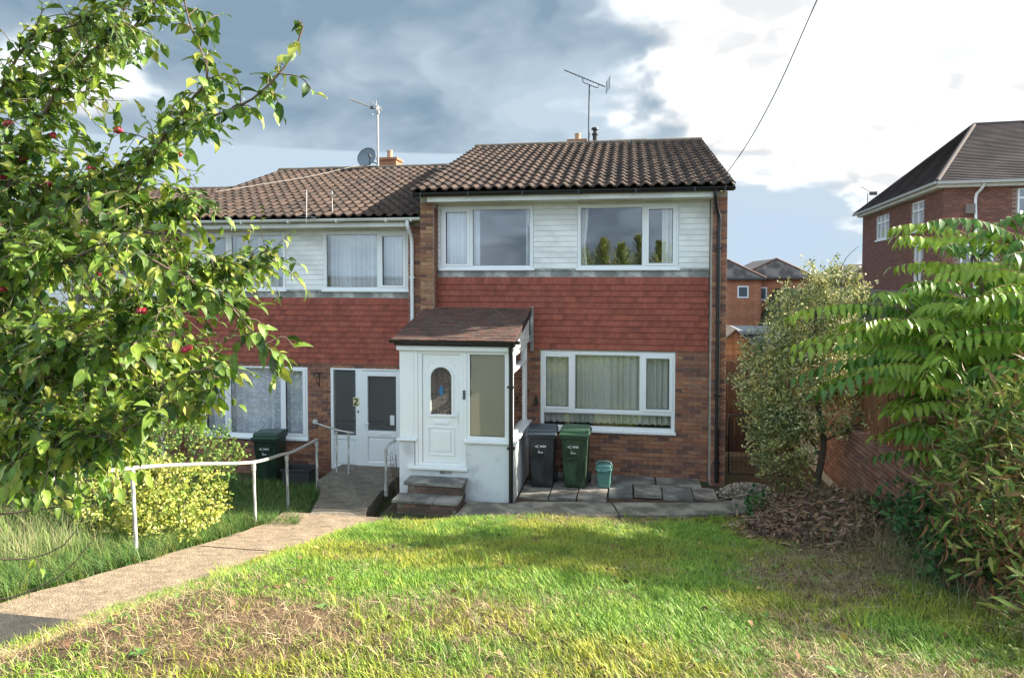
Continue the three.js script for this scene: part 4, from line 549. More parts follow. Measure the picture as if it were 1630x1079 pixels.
// ---------------------------------------------------------------- houses beyond
{ // big brick house on the right; local x along its front, local z back along its side
  const h = thing('brick_house', 'large dark brick house with hipped tiled roof on the right', 'house', [11.3, 2.6, -14.7], -.1), W = 9, D = 13, H = 4.5;
  const bm = std([.25, .1, .075], { map: rep(T.mottle, 1.2) }), dark = M.mortar;
  const front = [[2.3, 3.0, 3.15, 4.25], [.55, 1.6, 1.2, 2.6]], side = [[2.4, 4.0, 2.95, 4.15], [7.6, 10.0, 2.9, 4.1], [2.4, 3.6, .8, 2.4]];
  const wf = part(h, 'wall', rects(0, W, -1, H, front).map((q) => box(q[0], q[1], q[2], q[3], -.2, -.012)), std([.28, .22, .19])), ws = part(h, 'wall', rects(.2, D, -1, H, side).map((q) => box(.012, .2, q[2], q[3], -q[1], -q[0])), std([.28, .22, .19]));
  part(h, 'wall', [box(W - .2, W, -1, H, -D, -.2), box(0.2, W - .2, -1, H, -D, -D + .2)], bm); part(h, 'inner_wall', [box(.6, W - .6, -1, H - .1, -3.2, -3.1), box(3.1, 3.2, -1, H - .1, -D + .5, -3.3), box(.25, W - .3, -.5, -.4, -D + .3, -.3), box(.25, W - .3, 2.5, 2.6, -D + .3, -.3)], M.interior);
  const bmats = pal([[.27, .105, .08], [.22, .09, .07], [.3, .125, .09], [.19, .08, .065]], { map: T.mottle });
  const field = (parent, len, holes, place, n0, seed) => { const r = rng(seed), rest = bmats.map(() => []), list = []; for (let j = 0; j < 52; j++) { const y = 1.9 + j * .05 * 1.5 - 1.4; if (y > H) break; for (let x = (j % 2) * -.1125; x < len; x += .225) { const a = Math.max(x, 0), b = Math.min(x + .215, len); if (b - a < .05 || holes.some((q) => b > q[0] && a < q[1] && y > q[2] && y < q[3])) continue; list.push([a, b, y]); } } list.sort((p, q) => p[0] - q[0] || q[2] - p[2]); list.forEach(([a, b, y], i) => { const k = Math.floor(r() * 4), g = place(unit.clone().scale(b - a, .064, .02).translate((a + b) / 2, y, 0)); rest[k].push(g); }); rest.forEach((l, k) => part(parent, 'brickwork', l, bmats[k]).userData.kind = 'stuff'); };
  field(wf, W, front, (g) => g.translate(0, 0, -.008), 0, 41); field(ws, D, side, (g) => g.rotateY(Math.PI / 2).translate(.008, 0, 0), 0, 42);
  const win = (a, b, y0, y1, n, T2, tr) => { const w = sub(h, 'window'); T2(w); const f = [box(a, a + .07, y0, y1, -.12, -.03), box(b - .07, b, y0, y1, -.12, -.03), box(a + .07, b - .07, y1 - .07, y1, -.119, -.031), box(a + .07, b - .07, y0, y0 + .07, -.119, -.031), box(a - .05, b + .05, y0 - .07, y0, -.15, .05)]; for (let i = 1; i < n; i++) { const x = mix(a, b, i / n); f.push(box(x - .035, x + .035, y0 + .07, y1 - .07, -.118, -.032)); } if (tr) f.push(box(a + .07, b - .07, y1 - .4, y1 - .33, -.117, -.033)); part(w, 'frame', f, M.upvc); for (let i = 0; i < n; i++) pane(w, mix(a, b, i / n) + .04, mix(a, b, (i + 1) / n) - .04, y0 + .07, y1 - .07, -.08); };
  const idn = () => 0, turn = (w) => { w.rotation.y = -Math.PI / 2; w.position.set(0, 0, 0); w.scale.set(1, 1, 1); };
  win(...front[0], 1, idn, true); win(...front[1], 2, idn, true);
  for (const [i, q] of side.entries()) win(-q[1], -q[0], q[2], q[3], i === 1 ? 3 : 2, turn, i < 2);
  // hipped roof
  const o = .35, y = H, ap = [3.05, 7.75, -6.5], bp = [4.9, 7.75, -6.5], c = [[-o, y, o], [W - .5, y, o], [W - .5, y, -D - o], [-o, y, -D - o]], tri = (a, b, d) => { const g = new THREE.BufferGeometry(); g.setAttribute('position', new THREE.Float32BufferAttribute([...a, ...b, ...d], 3)); g.setAttribute('normal', new THREE.Float32BufferAttribute(new Array(9).fill(0), 3)); g.setAttribute('uv', new THREE.Float32BufferAttribute(new Array(6).fill(0), 2)); g.computeVertexNormals(); return mapUV(g); };
  const rt = std([.085, .06, .062], { map: rep(T.stain, .4), roughness: .9 }); const rf = part(h, 'roof', [tri(c[0], c[1], bp), tri(c[0], bp, ap), tri(c[3], c[0], ap), tri(c[1], c[2], bp), tri(c[2], c[3], ap), tri(c[2], ap, bp), box(-o, W - .5, y - .05, y - .01, -D - o, o)], rt);
  { // tile courses stand proud of the roof plane
    const l = []; const course = (P, Q, A, B, n) => { for (let i = 0; i < n; i++) { const t = i / n, a = V(P).lerp(V(A), t), b = V(Q).lerp(V(B), t), up = V(A).sub(V(P)).multiplyScalar(1 / n), nrm = V(Q).sub(V(P)).cross(V(A).sub(V(P))).normalize(); const a2 = a.clone().add(up.clone().multiplyScalar(1)), b2 = V(Q).lerp(V(B), (i + 1) / n), A2 = V(P).lerp(V(A), (i + 1) / n); const off = nrm.clone().multiplyScalar(.045), of2 = nrm.clone().multiplyScalar(.012); const p1 = a.clone().add(off), p2 = b.clone().add(off), p3 = b2.add(of2), p4 = A2.add(of2); l.push(tri(p1.toArray(), p2.toArray(), p3.toArray()), tri(p1.toArray(), p3.toArray(), p4.toArray()), tri(a.toArray(), b.toArray(), p2.toArray()), tri(a.toArray(), p2.toArray(), p1.toArray())); } }; course(c[0], c[1], ap, bp, 40); course(c[3], c[0], ap, ap, 40); part(rf, 'tile_course', l, rt).userData.kind = 'stuff'; }
  part(rf, 'hip_tile', [rod(c[0], ap, .09, 8), rod(ap, bp, .1, 8), rod(c[3], ap, .09, 8), rod(bp, c[1], .09, 8)], std([.07, .05, .05]));
  part(h, 'gutter', [box(-.4, W - .4, H - .1, H, .35, .45), box(-.45, -.36, H - .1, H, -D - .4, .45)], std([.42, .41, .4])); part(h, 'fascia', [box(-.3, W - .5, H - .2, H - .02, .2, .25), box(-.3, -.25, H - .2, H - .02, -D, .2), box(-.25, W, H - .21, H - .17, -.2, .2), box(-.25, .0, H - .21, H - .17, -D, -.2)], M.upvcOld);
  part(h, 'downpipe', tube([[1.15, 4.4, .4], [1.1, 4.2, .2], [1.0, 4.05, .06], [1.0, 3, .05], [1.0, -.5, .05]], .05, 8, 30), M.upvc); part(h, 'soil_pipe', [rod([3.25, -.5, .08], [3.25, 4.2, .08], .065, 10), rod([3.25, 4.2, .08], [3.28, 5.3, .5], .065, 10)], M.upvc); part(h, 'flue_box', rbox(.65, .95, 3.35, 3.7, 0, .14), std([.2, .16, .14]));
  const a = thing('television_aerial', 'small aerial on the far eave of the large brick house', 'aerial', [12.75, 7.1, -27.4]); part(a, 'mast', rod([0, -.1, 0], [0, 1.1, 0], .02, 6), M.gunmetal); part(a, 'boom', rod([-.35, 1.45, 0], [.3, 1.02, 0], .02, 6), M.gunmetal); part(a, 'reflector', rbox(.1, .45, .98, 1.16, -.1, .1), M.gunmetal);
}
function farHouse(label, [x, y, z], turn, W, H, rise, D, wall, wins) {
  const h = thing('distant_house', label, 'house', [x, y, z], turn, 'distant houses beyond the side garden'); const m = std(wall, { map: rep(T.mottle, 1) });
  part(h, 'wall', box(0, W, 0, H, -D, 0), m); const hip = W * .42, R = mapUV(prism([[-.3, 0], [W + .3, 0], [W / 2, rise]], D + .6).translate(0, H, -D - .3)); part(h, 'roof', R, std([.3, .26, .25], { map: rep(T.stain, .5) }));
  part(h, 'fascia', [rod([-.3, H, .32], [W / 2, H + rise, .32], .07, 5), rod([W + .3, H, .32], [W / 2, H + rise, .32], .07, 5)], std([.2, .12, .1])); part(h, 'gutter', box(-.3, W + .3, H - .12, H, .31, .42), M.gunmetal);
  for (const [a, b, c, d] of wins) { const w = sub(h, 'window'); part(w, 'frame', [box(a, a + .1, c, d, .0, .06), box(b - .1, b, c, d, .0, .06), box(a + .1, b - .1, d - .1, d, .0, .059), box(a + .1, b - .1, c, c + .1, .0, .059)], M.upvc); pane(w, a + .1, b - .1, c + .1, d - .1, .03, std([.1, .12, .14], { roughness: .1 })); }
}
farHouse('distant orange brick house with pale framed window just right of the gable corner', [4.9, -2.5, -41], 0, 4.9, 6.1, 1.35, 9, [.5, .2, .11], [[3.2, 4.0, 4.6, 5.5]]);
farHouse('distant brick house with grey pointed roof right of the first distant roof', [8.4, -2.5, -42], 0, 5.2, 6.15, 1.4, 9, [.5, .2, .11], [[1.1, 2, 4.4, 5.4]]);
farHouse('low grey roofed house beside the wall of the large brick house', [14.2, -2, -38], 0, 5, 5.4, 1.2, 8, [.4, .3, .22], []);
{ const t = thing('garage', 'low pale garage with flat roof below the distant houses', 'garage', [5.6, -2.3, -30]); part(t, 'wall', box(0, 4, 0, 2.6, -4, 0), std([.34, .35, .36], { map: rep(T.stain, .5) })); part(t, 'roof', rbox(-.2, 4.2, 2.6, 2.8, -4.2, .2), std([.25, .26, .28])); const d = part(t, 'door', box(.6, 3.2, 0, 2.1, .0, .03), std([.25, .28, .3])); for (let i = 0; i < 6; i++) part(d, 'panel', rbox(.65, 3.15, .05 + i * .34, .36 + i * .34, .032, .05), std([.27, .3, .32])); }

// ---------------------------------------------------------------- plants
function leafGeo(L, W, { fold = .25, curl = .25, wave = 0, n = 5, peak = .42 } = {}) {   // along +y, upper face +z, stalk at the origin
  const pos = [], uv = [], idx = [];
  for (let i = 0; i <= n; i++) { const t = i / n, w = W / 2 * Math.pow(Math.sin(Math.PI * Math.pow(t, Math.log(.5) / Math.log(peak))), .85) * (1 - .1 * t) + .0006, y = L * t * (1 - .25 * curl * t), z = -L * curl * t * t; for (const s of [-1, 0, 1]) { pos.push(s * w, y, z + (s ? fold * w + wave * W * Math.sin(t * 9 + s) : 0)); uv.push(.5 + s * .48, t); } }
  for (let i = 0; i < n; i++) for (const k of [0, 1]) { const a = i * 3 + k; idx.push(a, a + 1, a + 3, a + 1, a + 4, a + 3); }
  const g = new THREE.BufferGeometry(); g.setAttribute('position', new THREE.Float32BufferAttribute(pos, 3)); g.setAttribute('uv', new THREE.Float32BufferAttribute(uv, 2)); g.setIndex(idx); g.computeVertexNormals(); return g;
}
const _x = new THREE.Vector3(), _y = new THREE.Vector3(), _z = new THREE.Vector3();
function frame(p, dir, face, s = 1) { _y.copy(dir).normalize(); _z.copy(face).addScaledVector(_y, -face.dot(_y)).normalize(); _x.crossVectors(_y, _z); const m = new THREE.Matrix4().makeBasis(_x.clone().multiplyScalar(s), _y.clone().multiplyScalar(s), _z.clone().multiplyScalar(s)); return m.setPosition(p); }
const rv = (r) => { const a = r() * 6.283, z = r() * 2 - 1, q = Math.sqrt(1 - z * z); return new THREE.Vector3(q * Math.cos(a), z, q * Math.sin(a)); };
function cloud(parent, name, geo, mat, mats, cols) { const m = new THREE.InstancedMesh(geo, mat, mats.length); m.name = parent === scene ? numbered(name) : name; mats.forEach((q, i) => { m.setMatrixAt(i, q); m.setColorAt(i, cols[i]); }); m.castShadow = m.receiveShadow = true; m.userData.kind = 'stuff'; parent.add(m); return m; }
const tint = (r, list, j = .15) => { const c = list[Math.floor(r() * list.length)], k = 1 - j + 2 * j * r(); return new THREE.Color().setRGB(c[0] * k, c[1] * k, c[2] * k * (1 - j + 2 * j * r())); };
const CAM = camera.position.clone();

{ // ---- the berry tree at left, close to the camera
  const t = thing('berry_tree', 'leafy tree with red berries leaning in from the left', 'tree'), r = rng(1234);
  const main = [
    [[-3.22, 3.19, 10.06], [-2.79, 3.54, 10.08], [-2.36, 3.71, 10.2], [-1.89, 3.91, 10.32], [-1.65, 4.22, 10.37], [-1.44, 4.25, 10.44], [-1.24, 4.29, 10.5], [-1.16, 4.36, 10.49], [-1.1, 4.45, 10.47], [-1.07, 4.53, 10.47]],
    [[-3.19, 3.59, 10.04], [-2.77, 3.84, 10.07], [-2.37, 4.02, 10.09], [-2.06, 4.13, 10.14], [-1.82, 4.2, 10.2], [-1.63, 4.36, 10.26], [-1.5, 4.43, 10.34], [-1.57, 4.61, 10.34], [-1.6, 4.74, 10.34]],
    [[-3.27, 4.02, 9.94], [-2.77, 4.35, 10.05], [-2.39, 4.67, 10.17], [-2.28, 4.7, 10.15], [-2.06, 4.72, 10.22]],
    [[-2.77, 3.84, 10.07], [-2.29, 4.44, 10.17], [-2.04, 4.61, 10.22], [-1.86, 4.73, 10.29], [-1.83, 4.83, 10.28]],
    [[-3.22, 3.19, 10.06], [-2.67, 3.17, 10.17], [-2.16, 3.32, 10.39], [-1.9, 3.43, 10.44], [-1.65, 3.57, 10.5], [-1.5, 3.6, 10.56]],
    [[-3.19, 3.4, 10.05], [-2.24, 3.84, 10.48], [-1.88, 3.74, 10.63], [-1.6, 3.81, 10.68], [-1.48, 3.74, 10.66], [-1.37, 3.69, 10.65], [-1.26, 3.62, 10.63], [-1.18, 3.52, 10.62], [-1.1, 3.45, 10.61]],
    [[-3.24, 2.85, 10.07], [-2.51, 2.96, 10.36], [-2.1, 3.06, 10.49], [-1.82, 3.15, 10.54], [-1.58, 3.28, 10.6], [-1.46, 3.37, 10.57], [-1.34, 3.39, 10.55], [-1.38, 3.28, 10.56]],
    [[-3.27, 4.02, 9.94], [-2.5, 4.07, 10.11], [-2.06, 4.04, 10.24], [-1.75, 3.96, 10.3], [-1.58, 3.97, 10.34]],
    [[-3.27, 4.3, 9.93], [-2.8, 4.6, 9.8], [-2.4, 4.8, 9.7], [-2.1, 5.0, 9.75]], [[-3.23, 3.5, 10], [-2.7, 3.5, 9.6], [-2.3, 3.6, 9.4], [-2.0, 3.75, 9.35], [-1.8, 3.8, 9.4]], [[-3.23, 3.0, 10], [-2.8, 3.05, 9.7], [-2.4, 3.2, 9.5], [-2.1, 3.25, 9.5]], [[-3.24, 3.1, 10.05], [-2.8, 3.35, 10.0], [-2.3, 3.45, 10.1], [-2.0, 3.42, 10.2], [-1.7, 3.4, 10.3]], [[-3.24, 3.6, 10], [-2.6, 3.75, 9.9], [-2.2, 3.85, 9.95], [-1.8, 3.75, 10.0], [-1.55, 3.7, 10.05]], [[-3.25, 2.8, 10.06], [-2.7, 2.95, 10.0], [-2.3, 3.0, 10.1], [-2.0, 3.1, 10.15]], [[-3.24, 2.9, 10.08], [-2.6, 3.1, 10.4], [-2.1, 3.2, 10.6], [-1.75, 3.18, 10.7], [-1.55, 3.22, 10.72], [-1.42, 3.3, 10.7]], [[-3.2, 3.3, 10.05], [-2.5, 3.45, 10.4], [-2.0, 3.5, 10.62], [-1.7, 3.45, 10.7], [-1.5, 3.5, 10.72]]];
  part(t, 'trunk', limb([[-3.42, 1.6, 10.05], [-3.32, 2.38, 10.06], [-3.24, 2.9, 10.07], [-3.19, 3.36, 10.05], [-3.23, 3.76, 9.99], [-3.27, 4.11, 9.94], [-3.27, 4.69, 9.92], [-3.3, 5.4, 9.9]], .06, .02, 10), M.bark);
  const tips = []; const seg = [];
  main.forEach((b, k) => { part(t, 'branch', limb(b, .012, .003, 6), M.twig); const c = new THREE.CatmullRomCurve3(b.map(V), false, 'centripetal'); for (let i = 0; i < 40; i++) { const u = .15 + .85 * i / 39; seg.push([c.getPointAt(u), c.getTangentAt(u), u]); } });
  const low = [[[-3.3, 2.5, 10.1], [-2.37, 2.48, 10.45], [-2.18, 2.53, 10.42], [-2.07, 2.6, 10.4], [-1.99, 2.7, 10.38]], [[-3.3, 2.6, 10.06], [-2.46, 2.6, 10.36], [-2.29, 2.6, 10.33], [-2.17, 2.65, 10.31], [-2.12, 2.71, 10.3]], [[-3.3, 2.72, 10.06], [-2.46, 2.77, 10.36], [-2.27, 2.79, 10.32], [-1.97, 2.86, 10.37], [-1.89, 2.91, 10.36]], [[-3.2, 2.5, 10.1], [-2.6, 2.8, 10.2], [-2.35, 2.9, 10.2], [-2.2, 2.86, 10.2]]];
  low.forEach((b) => part(t, 'branch', limb(b, .007, .002, 5), M.twig)); const lowSeg = low.flatMap((b) => { const c = new THREE.CatmullRomCurve3(b.map(V)); return [.3, .4, .5, .6, .72, .84].map((u) => [c.getPointAt(u), c.getTangentAt(u)]); });
  // twigs and leaves
  const twigs = [], leaves = [], berries = [], pal1 = [[.2, .33, .045], [.28, .44, .055], [.4, .55, .07], [.08, .17, .035], [.56, .6, .11], [.22, .38, .05]];
  const addTwig = (p, dir, len, nl) => { const e = p.clone().addScaledVector(dir, len), m = p.clone().lerp(e, .5).add(new THREE.Vector3((r() - .5) * .03, .015 + (r() - .5) * .02, (r() - .5) * .03)); e.y -= .012; twigs.push(limb([p.toArray(), m.toArray(), e.toArray()], .0025, .0012, 4));
    for (let i = 0; i < nl; i++) { const u = (i + .4) / nl, q = p.clone().lerp(m, Math.min(1, u * 2)).lerp(e, Math.max(0, u * 2 - 1)), out = rv(r).multiplyScalar(.8).add(dir.clone().multiplyScalar(.7)); out.y -= .35; leaves.push([q, out.normalize(), new THREE.Vector3((r() - .5) * 1.3, 1, (r() - .5) * 1.3), .55 + r() * .85]); }
    const tip = dir.clone().add(rv(r).multiplyScalar(.4)); leaves.push([e, tip.normalize(), new THREE.Vector3((r() - .5), 1, (r() - .5)), .65 + r() * .7]); if (r() < .07 && p.y < 4.35) berries.push(e.clone().add(new THREE.Vector3(0, -.03, 0))); };
  for (const [p, tan, u] of seg) { const thin = p.y > 4.4 ? .7 : 1, n = (r() < .95 * thin ? 1 : 0) + (r() < .8 * thin ? 1 : 0) + (p.x < -1.5 && r() < .95 * thin ? 1 : 0) + (p.x < -1.75 && r() < .95 * thin ? 1 : 0) + (p.x < -1.7 && p.y < 4.2 && r() < .7 ? 1 : 0) + (p.y < 3.7 && p.x < -1.6 && r() < .8 ? 1 : 0); for (let k = 0; k < n; k++) addTwig(p, rv(r).add(tan.clone().multiplyScalar(.9)).add(new THREE.Vector3(0, -.12, 0)).normalize(), .04 + r() * (p.x < -1.75 ? .24 : p.x < -1.5 ? .13 : p.y > 4.1 ? .11 : .06), 4 + Math.floor(r() * 4)); }
  for (const [p, tan] of lowSeg) if (r() < .6) addTwig(p, rv(r).add(tan).normalize(), .05 + r() * .15, r() < .4 ? 3 : 1);
  part(t, 'twigs', twigs, M.twig).userData.kind = 'stuff';
  const geos = [leafGeo(.05, .027, { fold: .4, curl: .35 }), leafGeo(.056, .026, { fold: .25, curl: .6, wave: .1 }), leafGeo(.045, .028, { fold: .6, curl: .2, wave: .08 })], mats = pal1.map((c) => leafMat(c, .5, .5, { map: T.leaf }));
  const hole = (p) => { const d = p.clone().sub(CAM), q = d.applyAxisAngle(new THREE.Vector3(0, 1, 0), 0); return false; };
  leaves.sort((a, b) => a[0].distanceTo(CAM) - b[0].distanceTo(CAM)); const inst = [[], [], []], ic = [[], [], []];
  leaves.forEach(([p, d, f, s], i) => { const k = Math.floor(r() * 3), M4 = frame(p, d, f, s); if (i < 300) { const m = new THREE.Mesh(geos[k], mats[Math.floor(r() * 6)]); m.name = 'leaf'; m.applyMatrix4(M4); m.castShadow = m.receiveShadow = true; t.add(m); } else { inst[k].push(M4); ic[k].push(tint(r, pal1)); } });
  inst.forEach((l, k) => cloud(t, 'foliage', geos[k], leafMat([1, 1, 1], .5, .5, { map: T.leaf }), l, ic[k]));
  const bg = mergeGeometries([0, 1, 2, 3].map((k) => new THREE.SphereGeometry(.009, 7, 6).scale(1, .9, 1).translate(Math.cos(k * 1.57) * .008, 0, Math.sin(k * 1.57) * .008))), bm = [std([.5, .03, .07], { roughness: .4 }), std([.35, .02, .04], { roughness: .4 })];
  berries.slice(0, 45).forEach((p) => { const m = new THREE.Mesh(bg, bm[Math.floor(r() * 2)]); m.name = 'berry'; m.position.copy(p); m.rotation.set(r() * .6, r() * 6, r() * .6); m.scale.setScalar(.9 + r() * .5); m.castShadow = m.receiveShadow = true; t.add(m); });
}
// a shrub: leaves gathered in clusters through lumpy ellipsoids, on stems
function shrub(name, label, category, blobs, N, geo, colours, { seed = 1, stems = [], per = 7, shell = .55, spread = .06, mat, size = [.8, 1.3], cut, stemMat = M.bark, up = .5 } = {}) {
  const t = thing(name, label, category), r = rng(seed); stems.forEach(([pts, a, b]) => part(t, 'stem', limb(pts, a, b, 7), stemMat));
  const vol = blobs.map((b) => b[3] * b[4] * b[5]), tot = vol.reduce((a, b) => a + b, 0), ms = [], cs = [], tw = [];
  for (let q = 0; q < N / per; q++) {
    let k = 0, u = r() * tot; while (u > vol[k] && k < vol.length - 1) { u -= vol[k]; k++; } const b = blobs[k], d = rv(r), rad = Math.pow(shell + (1 - shell) * r(), .6) * (.62 + .76 * fbm(d.x * 3 + k * 7, d.y * 3, d.z * 3 + seed, 2));
    const p = new THREE.Vector3(b[0] + d.x * b[3] * rad, b[1] + d.y * b[4] * rad, b[2] + d.z * b[5] * rad); if (p.y < groundH(p.x, p.z) + .03 || (cut && cut(p, r))) continue; const base = tint(r, colours, .12), dir = d.clone().add(new THREE.Vector3(0, up, 0)).normalize();
    if (q % 3 === 0) tw.push(rod(p.clone().addScaledVector(dir, -.14).toArray(), p.clone().addScaledVector(dir, spread).toArray(), .003, 4, .0015));
    for (let i = 0; i < per; i++) { const o = rv(r), pp = p.clone().addScaledVector(dir, (i / per - .3) * spread * 1.6).addScaledVector(o, spread * .5), dd = dir.clone().multiplyScalar(.6).add(rv(r)).normalize(); ms.push(frame(pp, dd, rv(r).add(new THREE.Vector3(0, .8, 0)), mix(size[0], size[1], r()))); cs.push(r() < .75 ? base.clone().multiplyScalar(.85 + .3 * r()) : tint(r, colours)); }
  }
  if (tw.length) part(t, 'twigs', tw, M.twig).userData.kind = 'stuff'; cloud(t, 'crown', geo, mat || leafMat([1, 1, 1], .3, .6), ms, cs); return t;
}
const small = leafGeo(.04, .022, { fold: .2, curl: .2, n: 3 }), oval = leafGeo(.045, .026, { fold: .15, curl: .15, n: 3 });
shrub('variegated_shrub', 'yellow and green variegated shrub behind the white handrail', 'shrub', [[-6.2, .62, 4.15, .72, .55, .6], [-5.95, .45, 4.6, .5, .5, .45], [-6.55, .75, 4.5, .6, .6, .5]], 9000, oval, [[.66, .62, .13], [.54, .55, .1], [.74, .7, .26], [.24, .36, .06], [.38, .46, .09]], { seed: 51, stems: [[[[-6.2, .1, 4.3], [-6.15, .5, 4.3], [-6.0, .9, 4.3]], .03, .01]], shell: .75 });
shrub('green_shrub', 'dark green shrub growing above the yellow variegated one', 'shrub', [[-6.55, 1.0, 3.5, .85, .62, .7], [-7.3, .9, 4.0, .7, .6, .7]], 9000, oval, [[.09, .2, .035], [.15, .28, .04], [.28, .4, .08], [.4, .44, .1], [.06, .14, .03]], { seed: 52, stems: [[[[-6.7, -.1, 3.5], [-6.7, .6, 3.5], [-6.5, 1.2, 3.5]], .03, .01]], shell: .7 });
shrub('garden_bush', 'overgrown bush at far left beyond the grass', 'shrub', [[-8.6, 1.0, 4.4, 1.0, .9, 1.0], [-9.4, 1.1, 5.5, .9, .9, .9], [-8.2, 1.0, 6.2, .7, .6, .6]], 8000, oval, [[.14, .26, .04], [.22, .34, .06], [.36, .4, .1], [.08, .17, .03]], { seed: 53, shell: .6, size: [1, 1.7] });
{ const vg = leafGeo(.058, .028, { fold: .3, curl: .25, n: 3 });
  shrub('tall_variegated_tree', 'tall pale variegated evergreen shrub beside the house corner', 'tree', [[2.75, 1.9, .55, .68, 1.0, .55], [2.6, .95, .75, .55, .75, .45], [3.0, 2.9, .5, .75, .7, .55], [2.3, 2.0, .5, .45, .8, .4], [3.35, 3.4, .5, .5, .55, .45], [2.3, 1.3, .75, .35, .6, .35], [3.3, 2.3, .7, .5, .7, .5], [3.5, 1.35, .9, .35, .3, .3]], 27000, vg, [[.3, .33, .14], [.13, .18, .07], [.56, .52, .2], [.68, .65, .36], [.18, .24, .1], [.46, .45, .14]], { seed: 61, shell: .3, per: 15, spread: .13, stems: [[[[3.05, .1, .75], [3.12, .5, .75], [3.2, 1.0, .7], [3.05, 2.0, .6], [3.1, 3.2, .5]], .06, .02], [[[3.15, .75, .74], [2.85, 1.2, .75], [2.5, 1.5, .75]], .025, .008], [[[3.2, 1.0, .7], [3.5, 1.25, .9], [3.7, 1.4, 1.0]], .02, .008], [[[3.1, .6, .75], [2.7, .75, .85], [2.4, .8, .9]], .014, .006], [[[3.3, 3.2, .5], [3.55, 4.0, .5], [3.75, 4.2, .5]], .012, .003]], cut: (p, r) => p.x > 3.2 && p.y < 1.0 && p.y > 0 ? r() < .9 : false }); }
